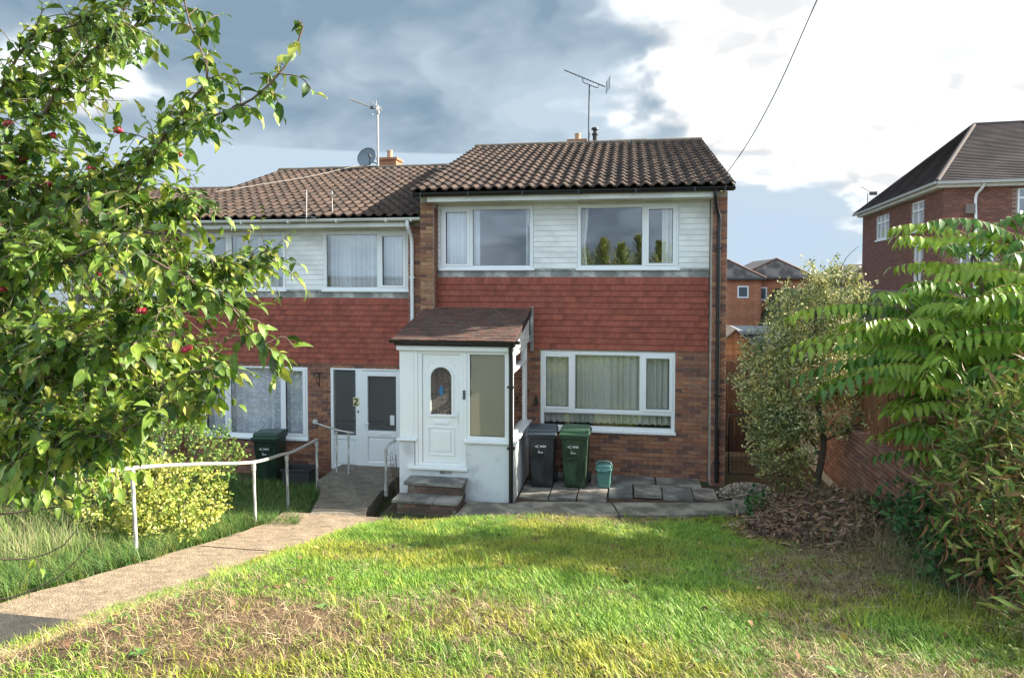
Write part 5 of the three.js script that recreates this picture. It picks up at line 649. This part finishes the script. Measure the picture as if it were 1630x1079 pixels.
{ // ---- pinnate-leaved tree at right: stems, fronds, leaflets
  const t = thing('pinnate_leaved_tree', 'bright green tree with long feather-shaped leaves at right', 'tree'), r = rng(77);
  const stems = [[[4.15, .5, 4.3], [4.05, 1.5, 4.3], [3.9, 2.3, 4.2], [3.6, 2.9, 4.1], [3.3, 3.2, 4.0], [3.15, 3.4, 3.95]], [[4.2, .5, 4.2], [4.2, 1.9, 4.1], [4.15, 2.9, 3.9], [4.1, 3.7, 3.7], [4.0, 4.2, 3.6]], [[4.2, .5, 4.5], [4.0, 1.7, 4.6], [3.7, 2.4, 4.5], [3.35, 2.75, 4.4]], [[4.3, .5, 4.1], [4.4, 2.2, 3.6], [4.35, 3.1, 3.2], [4.2, 3.6, 3.0]], [[4.3, .5, 4.5], [4.4, 2.2, 4.9], [4.3, 3.1, 5.1], [4.1, 3.7, 5.2]], [[4.2, .5, 4.2], [4.0, 1.8, 3.8], [3.7, 2.5, 3.4], [3.45, 2.9, 3.1]], [[4.9, .6, 4.0], [5.0, 2.2, 3.9], [4.9, 3.4, 3.7], [4.75, 4.3, 3.5]], [[4.5, .6, 4.6], [4.5, 2.2, 4.6], [4.35, 3.4, 4.5], [4.1, 4.15, 4.4]], [[4.7, .6, 5.0], [4.6, 2.0, 5.3], [4.4, 2.8, 5.5], [4.2, 3.3, 5.6]]];
  stems.forEach((s) => part(t, 'stem', limb(s, .04, .012, 8), std([.2, .13, .09], { map: rep(T.mottle, 3) })));
  const cols = [[.38, .58, .06], [.27, .5, .055], [.46, .64, .08], [.17, .36, .06]], mats = cols.map((c) => leafMat(c, .55, .42, { map: T.leaf })), geos = [leafGeo(.155, .052, { fold: .3, curl: .35, peak: .35 }), leafGeo(.165, .054, { fold: .15, curl: .6, peak: .35, wave: .05 })], rm = std([.3, .16, .08]);
  const fronds = []; for (const [k, s] of stems.entries()) { const c = new THREE.CatmullRomCurve3(s.map(V)); const n = 28; for (let i = 0; i < n; i++) { const u = .36 + .64 * i / (n - 1), p = c.getPointAt(u), a = i * 2.4 + k, d = new THREE.Vector3(Math.cos(a), .35 + .5 * (u - .4), Math.sin(a)); d.x -= .35; fronds.push([p, d.normalize(), .85 + .4 * r()]); } }
  for (const q of [[[3.1, 3.3, 3.95], [-.95, .3, .1], 1.35], [[3.2, 3.1, 4.0], [-.97, .1, .2], 1.45], [[3.2, 2.8, 4.2], [-.97, .1, -.1], 1.35], [[3.3, 2.7, 4.4], [-1, .15, .2], 1.3], [[3.3, 3.0, 3.6], [-.95, .2, -.2], 1.3], [[3.5, 2.6, 3.4], [-.9, .1, .1], 1.2], [[3.6, 3.1, 4.3], [-.7, .4, .5], 1.3], [[4.0, 3.9, 3.6], [-.8, .6, .3], 1.2], [[3.6, 2.9, 4.1], [-.5, .15, .8], 1.2], [[3.5, 2.9, 4.1], [-.75, .4, -.4], 1.2], [[4.1, 3.4, 3.8], [-.3, .3, .9], 1.2], [[4.1, 3.7, 5.2], [-.6, .5, .5], 1.1]]) fronds.push([V(q[0]), V(q[1]).normalize(), q[2]]);
  fronds.sort((a, b) => a[0].distanceTo(CAM) - b[0].distanceTo(CAM)); let pieces = 0;
  fronds.forEach(([p, d, L]) => {
    const pts = [], n = 8; for (let i = 0; i <= n; i++) { const u = i / n; pts.push(p.clone().addScaledVector(d, L * u).add(new THREE.Vector3(0, -.36 * L * u * u, 0)).toArray()); } const c = new THREE.CatmullRomCurve3(pts.map(V)), fr = part(t, 'frond', limb(pts, .0055, .0015, 5), rm); const pairs = 11 + Math.floor(r() * 3), own = pieces + pairs * 2 + 1 <= 300, rest = []; const up = new THREE.Vector3(0, 1, 0), mi = Math.floor(r() * 4);
    for (let i = 0; i <= pairs; i++) { const u = .14 + .86 * i / pairs, q = c.getPointAt(u), tn = c.getTangentAt(u), side = new THREE.Vector3().crossVectors(tn, up).normalize(); for (const s of i === pairs ? [0] : [-1, 1]) { const dir = s ? side.clone().multiplyScalar(s).addScaledVector(tn, .45).add(new THREE.Vector3(0, -.35 - .3 * r(), 0)) : tn.clone(); const m4 = frame(q, dir, up.clone().addScaledVector(rv(r), .55), (.7 + .6 * Math.sin(Math.PI * (.12 + .75 * u))) * (.9 + .2 * r())), g = geos[Math.floor(r() * 2)]; if (own) { pieces++; const m = new THREE.Mesh(g, mats[r() < .7 ? mi : Math.floor(r() * 4)]); m.name = 'leaflet'; m.applyMatrix4(m4); m.castShadow = m.receiveShadow = true; fr.add(m); } else rest.push(g.clone().applyMatrix4(m4)); } }
    if (rest.length) part(fr, 'leaflets', rest, mats[mi]).userData.kind = 'stuff';
  });
}
{ // ---- tangled bush at the right edge, long leaves and dead brown flower heads
  const long = leafGeo(.13, .026, { fold: .25, curl: .3, n: 4 });
  const t = shrub('tangled_bush', 'tangled bush with long leaves and dead brown flower spikes, right edge', 'shrub', [[3.35, 1.85, 6.1, .6, .85, .6], [3.5, 2.4, 6.0, .55, .5, .5], [3.15, 1.65, 6.9, .5, .6, .6], [2.95, 1.6, 7.8, .42, .45, .5], [3.25, 2.3, 7.2, .42, .5, .5]], 6200, long, [[.18, .28, .05], [.3, .38, .08], [.45, .46, .12], [.26, .15, .06], [.11, .2, .045]], { seed: 81, per: 5, shell: .3, spread: .16, mat: leafMat([1, 1, 1], .35, .6), stems: [...Array(16)].map((_, i) => { const a = i * 2.399, q = .2 + .06 * (i % 5); return [[[3.1 + .15 * Math.cos(a), .8, 6.3 + .2 * Math.sin(a)], [3.1 + .3 * Math.cos(a), 1.6, 6.3 + .4 * Math.sin(a)], [3.05 + (.4 + q) * Math.cos(a), 2.1 + .12 * (i % 4), 6.3 + (.6 + q) * Math.sin(a)]], .012, .003]; }), stemMat: M.twig });
  const r = rng(82), dead = []; for (let i = 0; i < 60; i++) { const p = new THREE.Vector3(3.3 + (r() - .5) * 1.1, 1.2 + r() * 1.6, 6.3 + (r() - .5) * 1.4), d = rv(r).add(new THREE.Vector3(-.2, -.2, .2)).normalize(); for (let k = 0; k < 26; k++) { const u = k / 26; dead.push(rod(p.clone().addScaledVector(d, u * .16).toArray(), p.clone().addScaledVector(d, u * .16).addScaledVector(rv(r), .022 * (1 - u * .6)).toArray(), .004, 4, .003)); } }
  part(t, 'dead_flower_heads', dead, std([.13, .065, .035])).userData.kind = 'stuff';
  const dl = leafGeo(.12, .022, { fold: .5, curl: .6, n: 4 }), ms = [], cs = []; for (let i = 0; i < 620; i++) { const p = new THREE.Vector3(3.05 + (r() - .5) * .9, 1.2 + r() * .8, 6.9 + (r() - .5) * 2.0); ms.push(frame(p, new THREE.Vector3((r() - .5), -1, (r() - .5)), rv(r), .7 + r() * .6)); cs.push(tint(r, [[.27, .1, .045], [.18, .075, .035], [.34, .16, .065]])); } cloud(t, 'dead_leaves', dl, leafMat([1, 1, 1], .25, .8), ms, cs);
  shrub('ivy_patch', 'low ivy and weeds at the foot of the garden wall', 'plant', [[3.25, .75, 3.9, .35, .45, .6], [3.2, .95, 5.0, .4, .5, .7], [3.0, 1.1, 6.2, .45, .35, .6], [1.95, .2, 1.75, .22, .22, .2]], 2600, leafGeo(.06, .055, { fold: .15, curl: .2, n: 3 }), [[.05, .14, .035], [.08, .2, .04], [.04, .1, .03]], { seed: 83, shell: .3, per: 4, spread: .1 });
}
shrub('neighbour_hedge', 'dense green hedge beyond the fence below the large brick house', 'hedge', [[6.0, 1.6, -1.5, 1.1, 1.5, 1.2], [7.4, 1.9, -2.5, 1.3, 1.6, 1.3], [9.0, 2.2, -4, 1.5, 1.6, 1.5], [10.8, 2.6, -5.5, 1.5, 1.6, 1.5], [5.2, 1.3, -3.5, .9, 1.3, 1]], 16000, leafGeo(.09, .05, { n: 3 }), [[.12, .24, .04], [.18, .32, .05], [.08, .17, .035]], { seed: 88, shell: .7, spread: .12, size: [1, 1.6] });
{ // ---- unseen tree added beyond the fence to thicken the shade band on the lawn
  const t = shrub('added_shade_tree', 'unseen leafy tree added in the next garden at right to shade the lawn', 'tree', [[6.9, 4.0, 3.2, 1.0, .9, .8], [6.3, 3.1, 3.3, .8, .7, .7], [7.2, 4.8, 3.1, .8, .7, .7], [7.6, 3.6, 3.4, .7, .8, .7]], 9000, leafGeo(.09, .055, { n: 3 }), [[.14, .26, .05], [.2, .34, .06]], { seed: 89, shell: .2, spread: .12, size: [1, 1.5], stems: [[[[7.0, .5, 3.3], [7.0, 1.8, 3.3], [6.9, 3.0, 3.2], [7.0, 4.4, 3.2]], .1, .03], [[[7.0, 2.0, 3.3], [6.6, 2.8, 3.3], [6.2, 3.3, 3.3]], .04, .01], [[[6.95, 2.4, 3.25], [7.4, 3.2, 3.4], [7.6, 3.9, 3.4]], .04, .01]] });
}
{ // ---- conifers across the road, seen only mirrored in the upstairs window
  [[-2.7, 30, 3.6], [-1.5, 31, 4.4], [-.4, 30, 4.0], [.8, 31.5, 4.7], [2.0, 30.5, 4.1], [3.2, 31, 4.6]].forEach(([x, z, h], i) => { const t = thing('conifer', ['first', 'second', 'third', 'fourth', 'fifth', 'sixth'][i] + ' conifer in the row across the road, mirrored in the upstairs window', 'tree', [x, 2, z], 0, 'conifers across the road'), r = rng(400 + i), ms = [], cs = []; part(t, 'trunk', rod([0, 0, 0], [0, h * .9, 0], .12, 8, .03), M.bark); const g = leafGeo(.16, .05, { n: 3 }); for (let k = 0; k < 240; k++) { const u = Math.pow(r(), .8), a = r() * 6.283, len = ((1 - u) * 1.5 + .25) * (.4 + 1.1 * r()), d = new THREE.Vector3(Math.cos(a), .45 + 1.1 * u + .5 * r(), Math.sin(a)).normalize(), c = tint(r, [[.44, .54, .12], [.56, .62, .17], [.66, .66, .22], [.26, .34, .08]]); for (let j = 0; j < 30; j++) { const w = .15 + .85 * j / 29, p = new THREE.Vector3(0, .1 + u * h * .86, 0).addScaledVector(d, len * w).addScaledVector(rv(r), .09 * (1.2 - w)); ms.push(frame(p, d.clone().add(rv(r).multiplyScalar(.6)), rv(r), .5 + r() * .5)); cs.push(c.clone().multiplyScalar(.8 + .4 * r())); } } cloud(t, 'crown', g, leafMat([1, 1, 1], .2, .8), ms, cs); });
}
// ---------------------------------------------------------------- grass, straw, dead leaves
function bladeClump(n, h, w, spread, seed, lean = .5) { const r = rng(seed), pos = [], nor = [], idx = []; for (let i = 0; i < n; i++) { const a = r() * 6.283, x = (r() - .5) * spread, z = (r() - .5) * spread, L = h * (.55 + .6 * r()), l = lean * (.3 + r()) * L, dx = Math.cos(a), dz = Math.sin(a), wx = -dz * w / 2, wz = dx * w / 2, o = pos.length / 3; for (const [t, k] of [[0, 1], [.5, .8], [1, .08]]) { const bx = x + dx * l * t * t, bz = z + dz * l * t * t, y = L * t * (1 - .2 * t); pos.push(bx - wx * k, y, bz - wz * k, bx + wx * k, y, bz + wz * k); } idx.push(o, o + 1, o + 2, o + 1, o + 3, o + 2, o + 2, o + 3, o + 4, o + 3, o + 5, o + 4); } const g = new THREE.BufferGeometry(); g.setAttribute('position', new THREE.Float32BufferAttribute(pos, 3)); g.setAttribute('uv', new THREE.Float32BufferAttribute(new Array(pos.length / 3 * 2).fill(.5), 2)); g.setIndex(idx); g.computeVertexNormals(); return g; }
function scatter(name, label, N, area, geo, mat, colour, accept, scale, seed, flat = 0, y0 = 0) { const r = rng(seed), ms = [], cs = [], q = new THREE.Quaternion(), e = new THREE.Euler(); for (let i = 0; i < N; i++) { const x = mix(area[0], area[1], r()), z = mix(area[2], area[3], r()), a = accept(x, z); if (r() > a) continue; e.set((r() - .5) * (.3 + flat), r() * 6.283, (r() - .5) * (.3 + flat)); const s = scale(x, z, r); ms.push(new THREE.Matrix4().compose(new THREE.Vector3(x, groundH(x, z) - .005 + y0, z), q.setFromEuler(e), new THREE.Vector3(s, s * (.8 + .4 * r()), s))); cs.push(colour(x, z, r)); } const m = cloud(scene, name, geo, mat, ms, cs); tag(m, label, 'grass'); return m; }
const onLawn = (x, z) => { const front = x < -1.9 ? 2.35 + (x < -2.4 ? (-2.4 - x) * .25 : 0) : mix(2.35, 1.62, clamp((x + 1.9) / 3.6)); if (z < front + .06 * Math.sin(x * 9)) return 0; if (x < lawnEdge(z) - .03 + .22 * (fbm(z * 2.5, x * 2, 3, 3) - .5)) return 0; if (x > 3.5) return 0; return ss(2.4, 1.7, x - Math.max(0, z - 3.2) * .9) ; };
const grassMat = leafMat([1, 1, 1], .35, .55), strawMat = std([1, 1, 1], { side: THREE.DoubleSide });
const green = [[.32, .42, .045], [.4, .49, .055], [.25, .37, .04], [.48, .52, .08], [.19, .3, .04]], straw = [[.42, .3, .165], [.33, .23, .125], [.5, .39, .24], [.25, .165, .09]];
scatter('lawn_grass', 'bright green lawn grass in front of the houses', 90000, [-4.5, 3.6, 1.6, 11.2], bladeClump(7, .052, .005, .07, 1, .7), grassMat, (x, z, r) => { const k = fbm(x * 1.1 + 4, z * 1.1, 6, 3), c = tint(r, green); return c.multiply(new THREE.Color().setRGB(mix(.8, 1.2, ss(.35, .65, k)), 1, 1)); }, (x, z) => onLawn(x, z) * (1 - .96 * bare(x, z)), (x, z, r) => (.5 + .8 * r()) * (.45 + 1.2 * fbm(x * 1.7, z * 1.7, 9, 3)), 501);
scatter('lawn_tufts', 'taller grass tufts scattered over the lawn', 2600, [-4.4, 3.4, 1.7, 11], bladeClump(12, .11, .006, .07, 2, .7), grassMat, (x, z, r) => tint(r, green), (x, z) => onLawn(x, z) * ss(.5, .7, fbm(x * 1.3 + 9, z * 1.3, 3, 3)) * (1 - .6 * bare(x, z)), (x, z, r) => .6 + .7 * r(), 502);
scatter('dry_thatch', 'straw-coloured dead grass lying over the lawn', 42000, [-4.5, 3.5, 1.8, 11.2], bladeClump(5, .06, .0035, .09, 3, 2.2), strawMat, (x, z, r) => tint(r, straw), (x, z) => Math.max(onLawn(x, z), x > 1 && z > 3 && x < 3.3 ? .6 : 0) * (.06 + .8 * bare(x, z)), (x, z, r) => .5 + .7 * r(), 503, 1.1, .004);
scatter('verge_grass', 'long green grass left of the path and below the middle house', 17000, [-9.4, -4.75, .15, 9.8], bladeClump(10, .2, .006, .12, 4, .8), grassMat, (x, z, r) => tint(r, [[.09, .19, .035], [.13, .25, .04], [.07, .15, .03], [.24, .28, .07]]), (x, z) => { const e = z > 3.2 ? -5.4 : -4.95 - ss(2.9, 1.2, z) * .55; return x < e + .06 + .25 * (fbm(z * 2.5, 4, 1, 3) - .5) ? (x < -8 ? .4 : 1) : 0; }, (x, z, r) => .55 + .75 * r(), 504);
scatter('tall_dry_grass', 'tall dry grass stems under the berry tree', 1900, [-9.2, -5.7, 4.6, 9], bladeClump(9, .55, .004, .16, 5, .55), strawMat, (x, z, r) => tint(r, [[.32, .3, .13], [.4, .36, .19], [.2, .28, .07], [.16, .26, .06]]), (x, z) => ss(-5.8, -6.5, x) * ss(.45, .6, fbm(x, z, 4, 2)), (x, z, r) => .6 + .6 * r(), 505);
scatter('edge_weeds', 'straggly dead stems and weeds along the right border', 1500, [1.7, 3.5, 1.2, 9.5], bladeClump(6, .3, .004, .2, 6, 1.1), strawMat, (x, z, r) => tint(r, [[.3, .24, .13], [.2, .15, .08], [.12, .17, .05]]), (x, z) => ss(2.0, 2.9, x - Math.max(0, z - 3.5) * .02) * (z > 4 ? 1 : .4), (x, z, r) => .5 + .9 * r(), 506);
{ // heap of dead leaves
  const r = rng(91), HX = 2.7, HZ = 2.7, RX = 1.05, RZ = 1.7, hh = (x, z, q) => q < 1 ? Math.sqrt(1 - q * q) * .2 * (.5 + 1.0 * fbm(x * 2.5, z * 2.5, 1, 3)) : 0, base = new THREE.SphereGeometry(1, 40, 20, 0, Math.PI * 2, 0, Math.PI / 2), p = base.attributes.position; for (let i = 0; i < p.count; i++) { const x = p.getX(i) * RX + HX, z = p.getZ(i) * RZ + HZ, h = hh(x, z, Math.min(.999, Math.hypot(p.getX(i), p.getZ(i)))); p.setXYZ(i, x, groundH(x, z) - .03 + h, z); } base.computeVertexNormals();
  const t = thing('leaf_heap', 'low heap of brown dead leaves below the garden wall', 'leaf heap'); part(t, 'mound', mapUV(base), std([.1, .06, .04], { map: T.mottle }));
  const gs = [leafGeo(.11, .055, { fold: .5, curl: .5, wave: .12, n: 4 }), leafGeo(.075, .04, { fold: .7, curl: .7, wave: .15, n: 4 }), leafGeo(.16, .03, { fold: .6, curl: .35, n: 4 })], ms = [[], [], []], cs = [[], [], []]; for (let i = 0; i < 4600; i++) { const a = r() * 6.283, q = Math.pow(r(), .45) * 1.22, x = HX + Math.cos(a) * q * RX, z = HZ + Math.sin(a) * q * RZ, k = Math.floor(r() * 3); if (x > 3.5) continue; ms[k].push(frame(new THREE.Vector3(x, groundH(x, z) + hh(x, z, q) + .002 + r() * .03, z), rv(r).multiply(new THREE.Vector3(1, .3, 1)), new THREE.Vector3((r() - .5) * 1.6, 1, (r() - .5) * 1.6), .45 + r() * .8)); cs[k].push(tint(r, [[.2, .11, .07], [.29, .165, .1], [.13, .075, .05], [.36, .24, .16]], .25)); } ms.forEach((l, k) => cloud(t, 'dead_leaves', gs[k], leafMat([1, 1, 1], .12, .85), l, cs[k]));
  const st = []; for (let i = 0; i < 30; i++) { const x = 2.5 + (r() - .5) * 1.7, z = 2.4 + (r() - .5) * 2, y = groundH(x, z) + .22; st.push(tube([[x, y - .1, z], [x + (r() - .5) * .3, y + .06 * r(), z + (r() - .5) * .3], [x + (r() - .5) * .7, y - .1, z + (r() - .5) * .6]], .004, 4, 6)); } part(t, 'twigs', st, M.paleTwig).userData.kind = 'stuff';
}
{ // weeds and fallen leaves on the lawn
  const r = rng(97), g = leafGeo(.075, .02, { fold: .2, curl: .25, wave: .12, n: 4 }), ms = [], cs = []; for (let i = 0; i < 170; i++) { const x = mix(-4.2, 2.4, r()), z = mix(2.6, 10.3, r()); if (onLawn(x, z) < .5) continue; const n = 6 + Math.floor(r() * 5), c = tint(r, [[.16, .3, .06], [.12, .24, .05], [.22, .34, .08]]), s = .35 + r() * .5; for (let k = 0; k < n; k++) { const a = k / n * 6.283 + r() * .5; ms.push(frame(new THREE.Vector3(x, groundH(x, z) + .012, z), new THREE.Vector3(Math.cos(a), .45 + .4 * r(), Math.sin(a)), new THREE.Vector3(0, 1, 0), s * (.7 + .6 * r()))); cs.push(c.clone().multiplyScalar(.85 + .3 * r())); } } tag(cloud(scene, 'lawn_weeds', g, leafMat([1, 1, 1], .3, .6), ms, cs), 'flat leafy weeds growing through the lawn', 'weeds');
  const f = leafGeo(.055, .035, { fold: .4, curl: .5, wave: .12, n: 4 }), m2 = [], c2 = []; for (let i = 0; i < 320; i++) { const x = mix(-4.2, 3, r()), z = mix(2.4, 10.5, r()); if (onLawn(x, z) < .1) continue; m2.push(frame(new THREE.Vector3(x, groundH(x, z) + .03 + .02 * r(), z), rv(r).multiply(new THREE.Vector3(1, .3, 1)), rv(r).add(new THREE.Vector3(0, 1.2, 0)), .5 + r() * .7)); c2.push(tint(r, [[.3, .18, .09], [.2, .11, .06], [.45, .34, .12], [.12, .07, .04]])); } tag(cloud(scene, 'fallen_leaves', f, leafMat([1, 1, 1], .15, .8), m2, c2), 'brown fallen leaves scattered over the lawn', 'leaves');
}
{ // rough gravel pile by the corner and a dry shrub by the ramp
  const r = rng(95), t = thing('rubble_pile', 'low pile of grit and rubble at the house corner', 'rubble'); const base = new THREE.SphereGeometry(1, 24, 10, 0, 6.283, 0, Math.PI / 2).scale(.5, .16, .4).translate(2.1, .0, .55); part(t, 'mound', mapUV(base), std([.3, .25, .2], { map: rep(T.speck, 2), bumpMap: rep(T.speck, 2), bumpScale: .02 })); const g = new THREE.IcosahedronGeometry(.02, 0), ms = [], cs = []; for (let i = 0; i < 500; i++) { const a = r() * 6.283, q = Math.sqrt(r()) * 1.15; ms.push(new THREE.Matrix4().compose(new THREE.Vector3(2.1 + Math.cos(a) * q * .5, Math.max(0, 1 - q * q) ** .5 * .16 + .005, .55 + Math.sin(a) * q * .4), new THREE.Quaternion().setFromEuler(new THREE.Euler(r() * 6, r() * 6, 0)), new THREE.Vector3(.4 + r(), .3 + r() * .6, .4 + r()))); cs.push(tint(r, [[.32, .27, .21], [.24, .2, .17], [.4, .34, .28]])); } cloud(t, 'stones', g, std([1, 1, 1]), ms, cs);
  const d = thing('dry_plant', 'leafless twiggy plant between the ramp rail and the porch', 'plant', [-4.0, -.3, 1.0]), tw = []; for (let i = 0; i < 26; i++) { const a = r() * 6.283, s = .05 + r() * .16; tw.push(tube([[0, 0, 0], [Math.cos(a) * s * .5, .35, Math.sin(a) * s * .5], [Math.cos(a) * s, .6 + r() * .35, Math.sin(a) * s]], .0035, 4, 6)); } part(d, 'stems', tw, M.twig).userData.kind = 'stuff';
}
scene.traverse((o) => { if (o.isMesh) { o.castShadow = true; o.receiveShadow = true; } });
renderer.render(scene, camera);
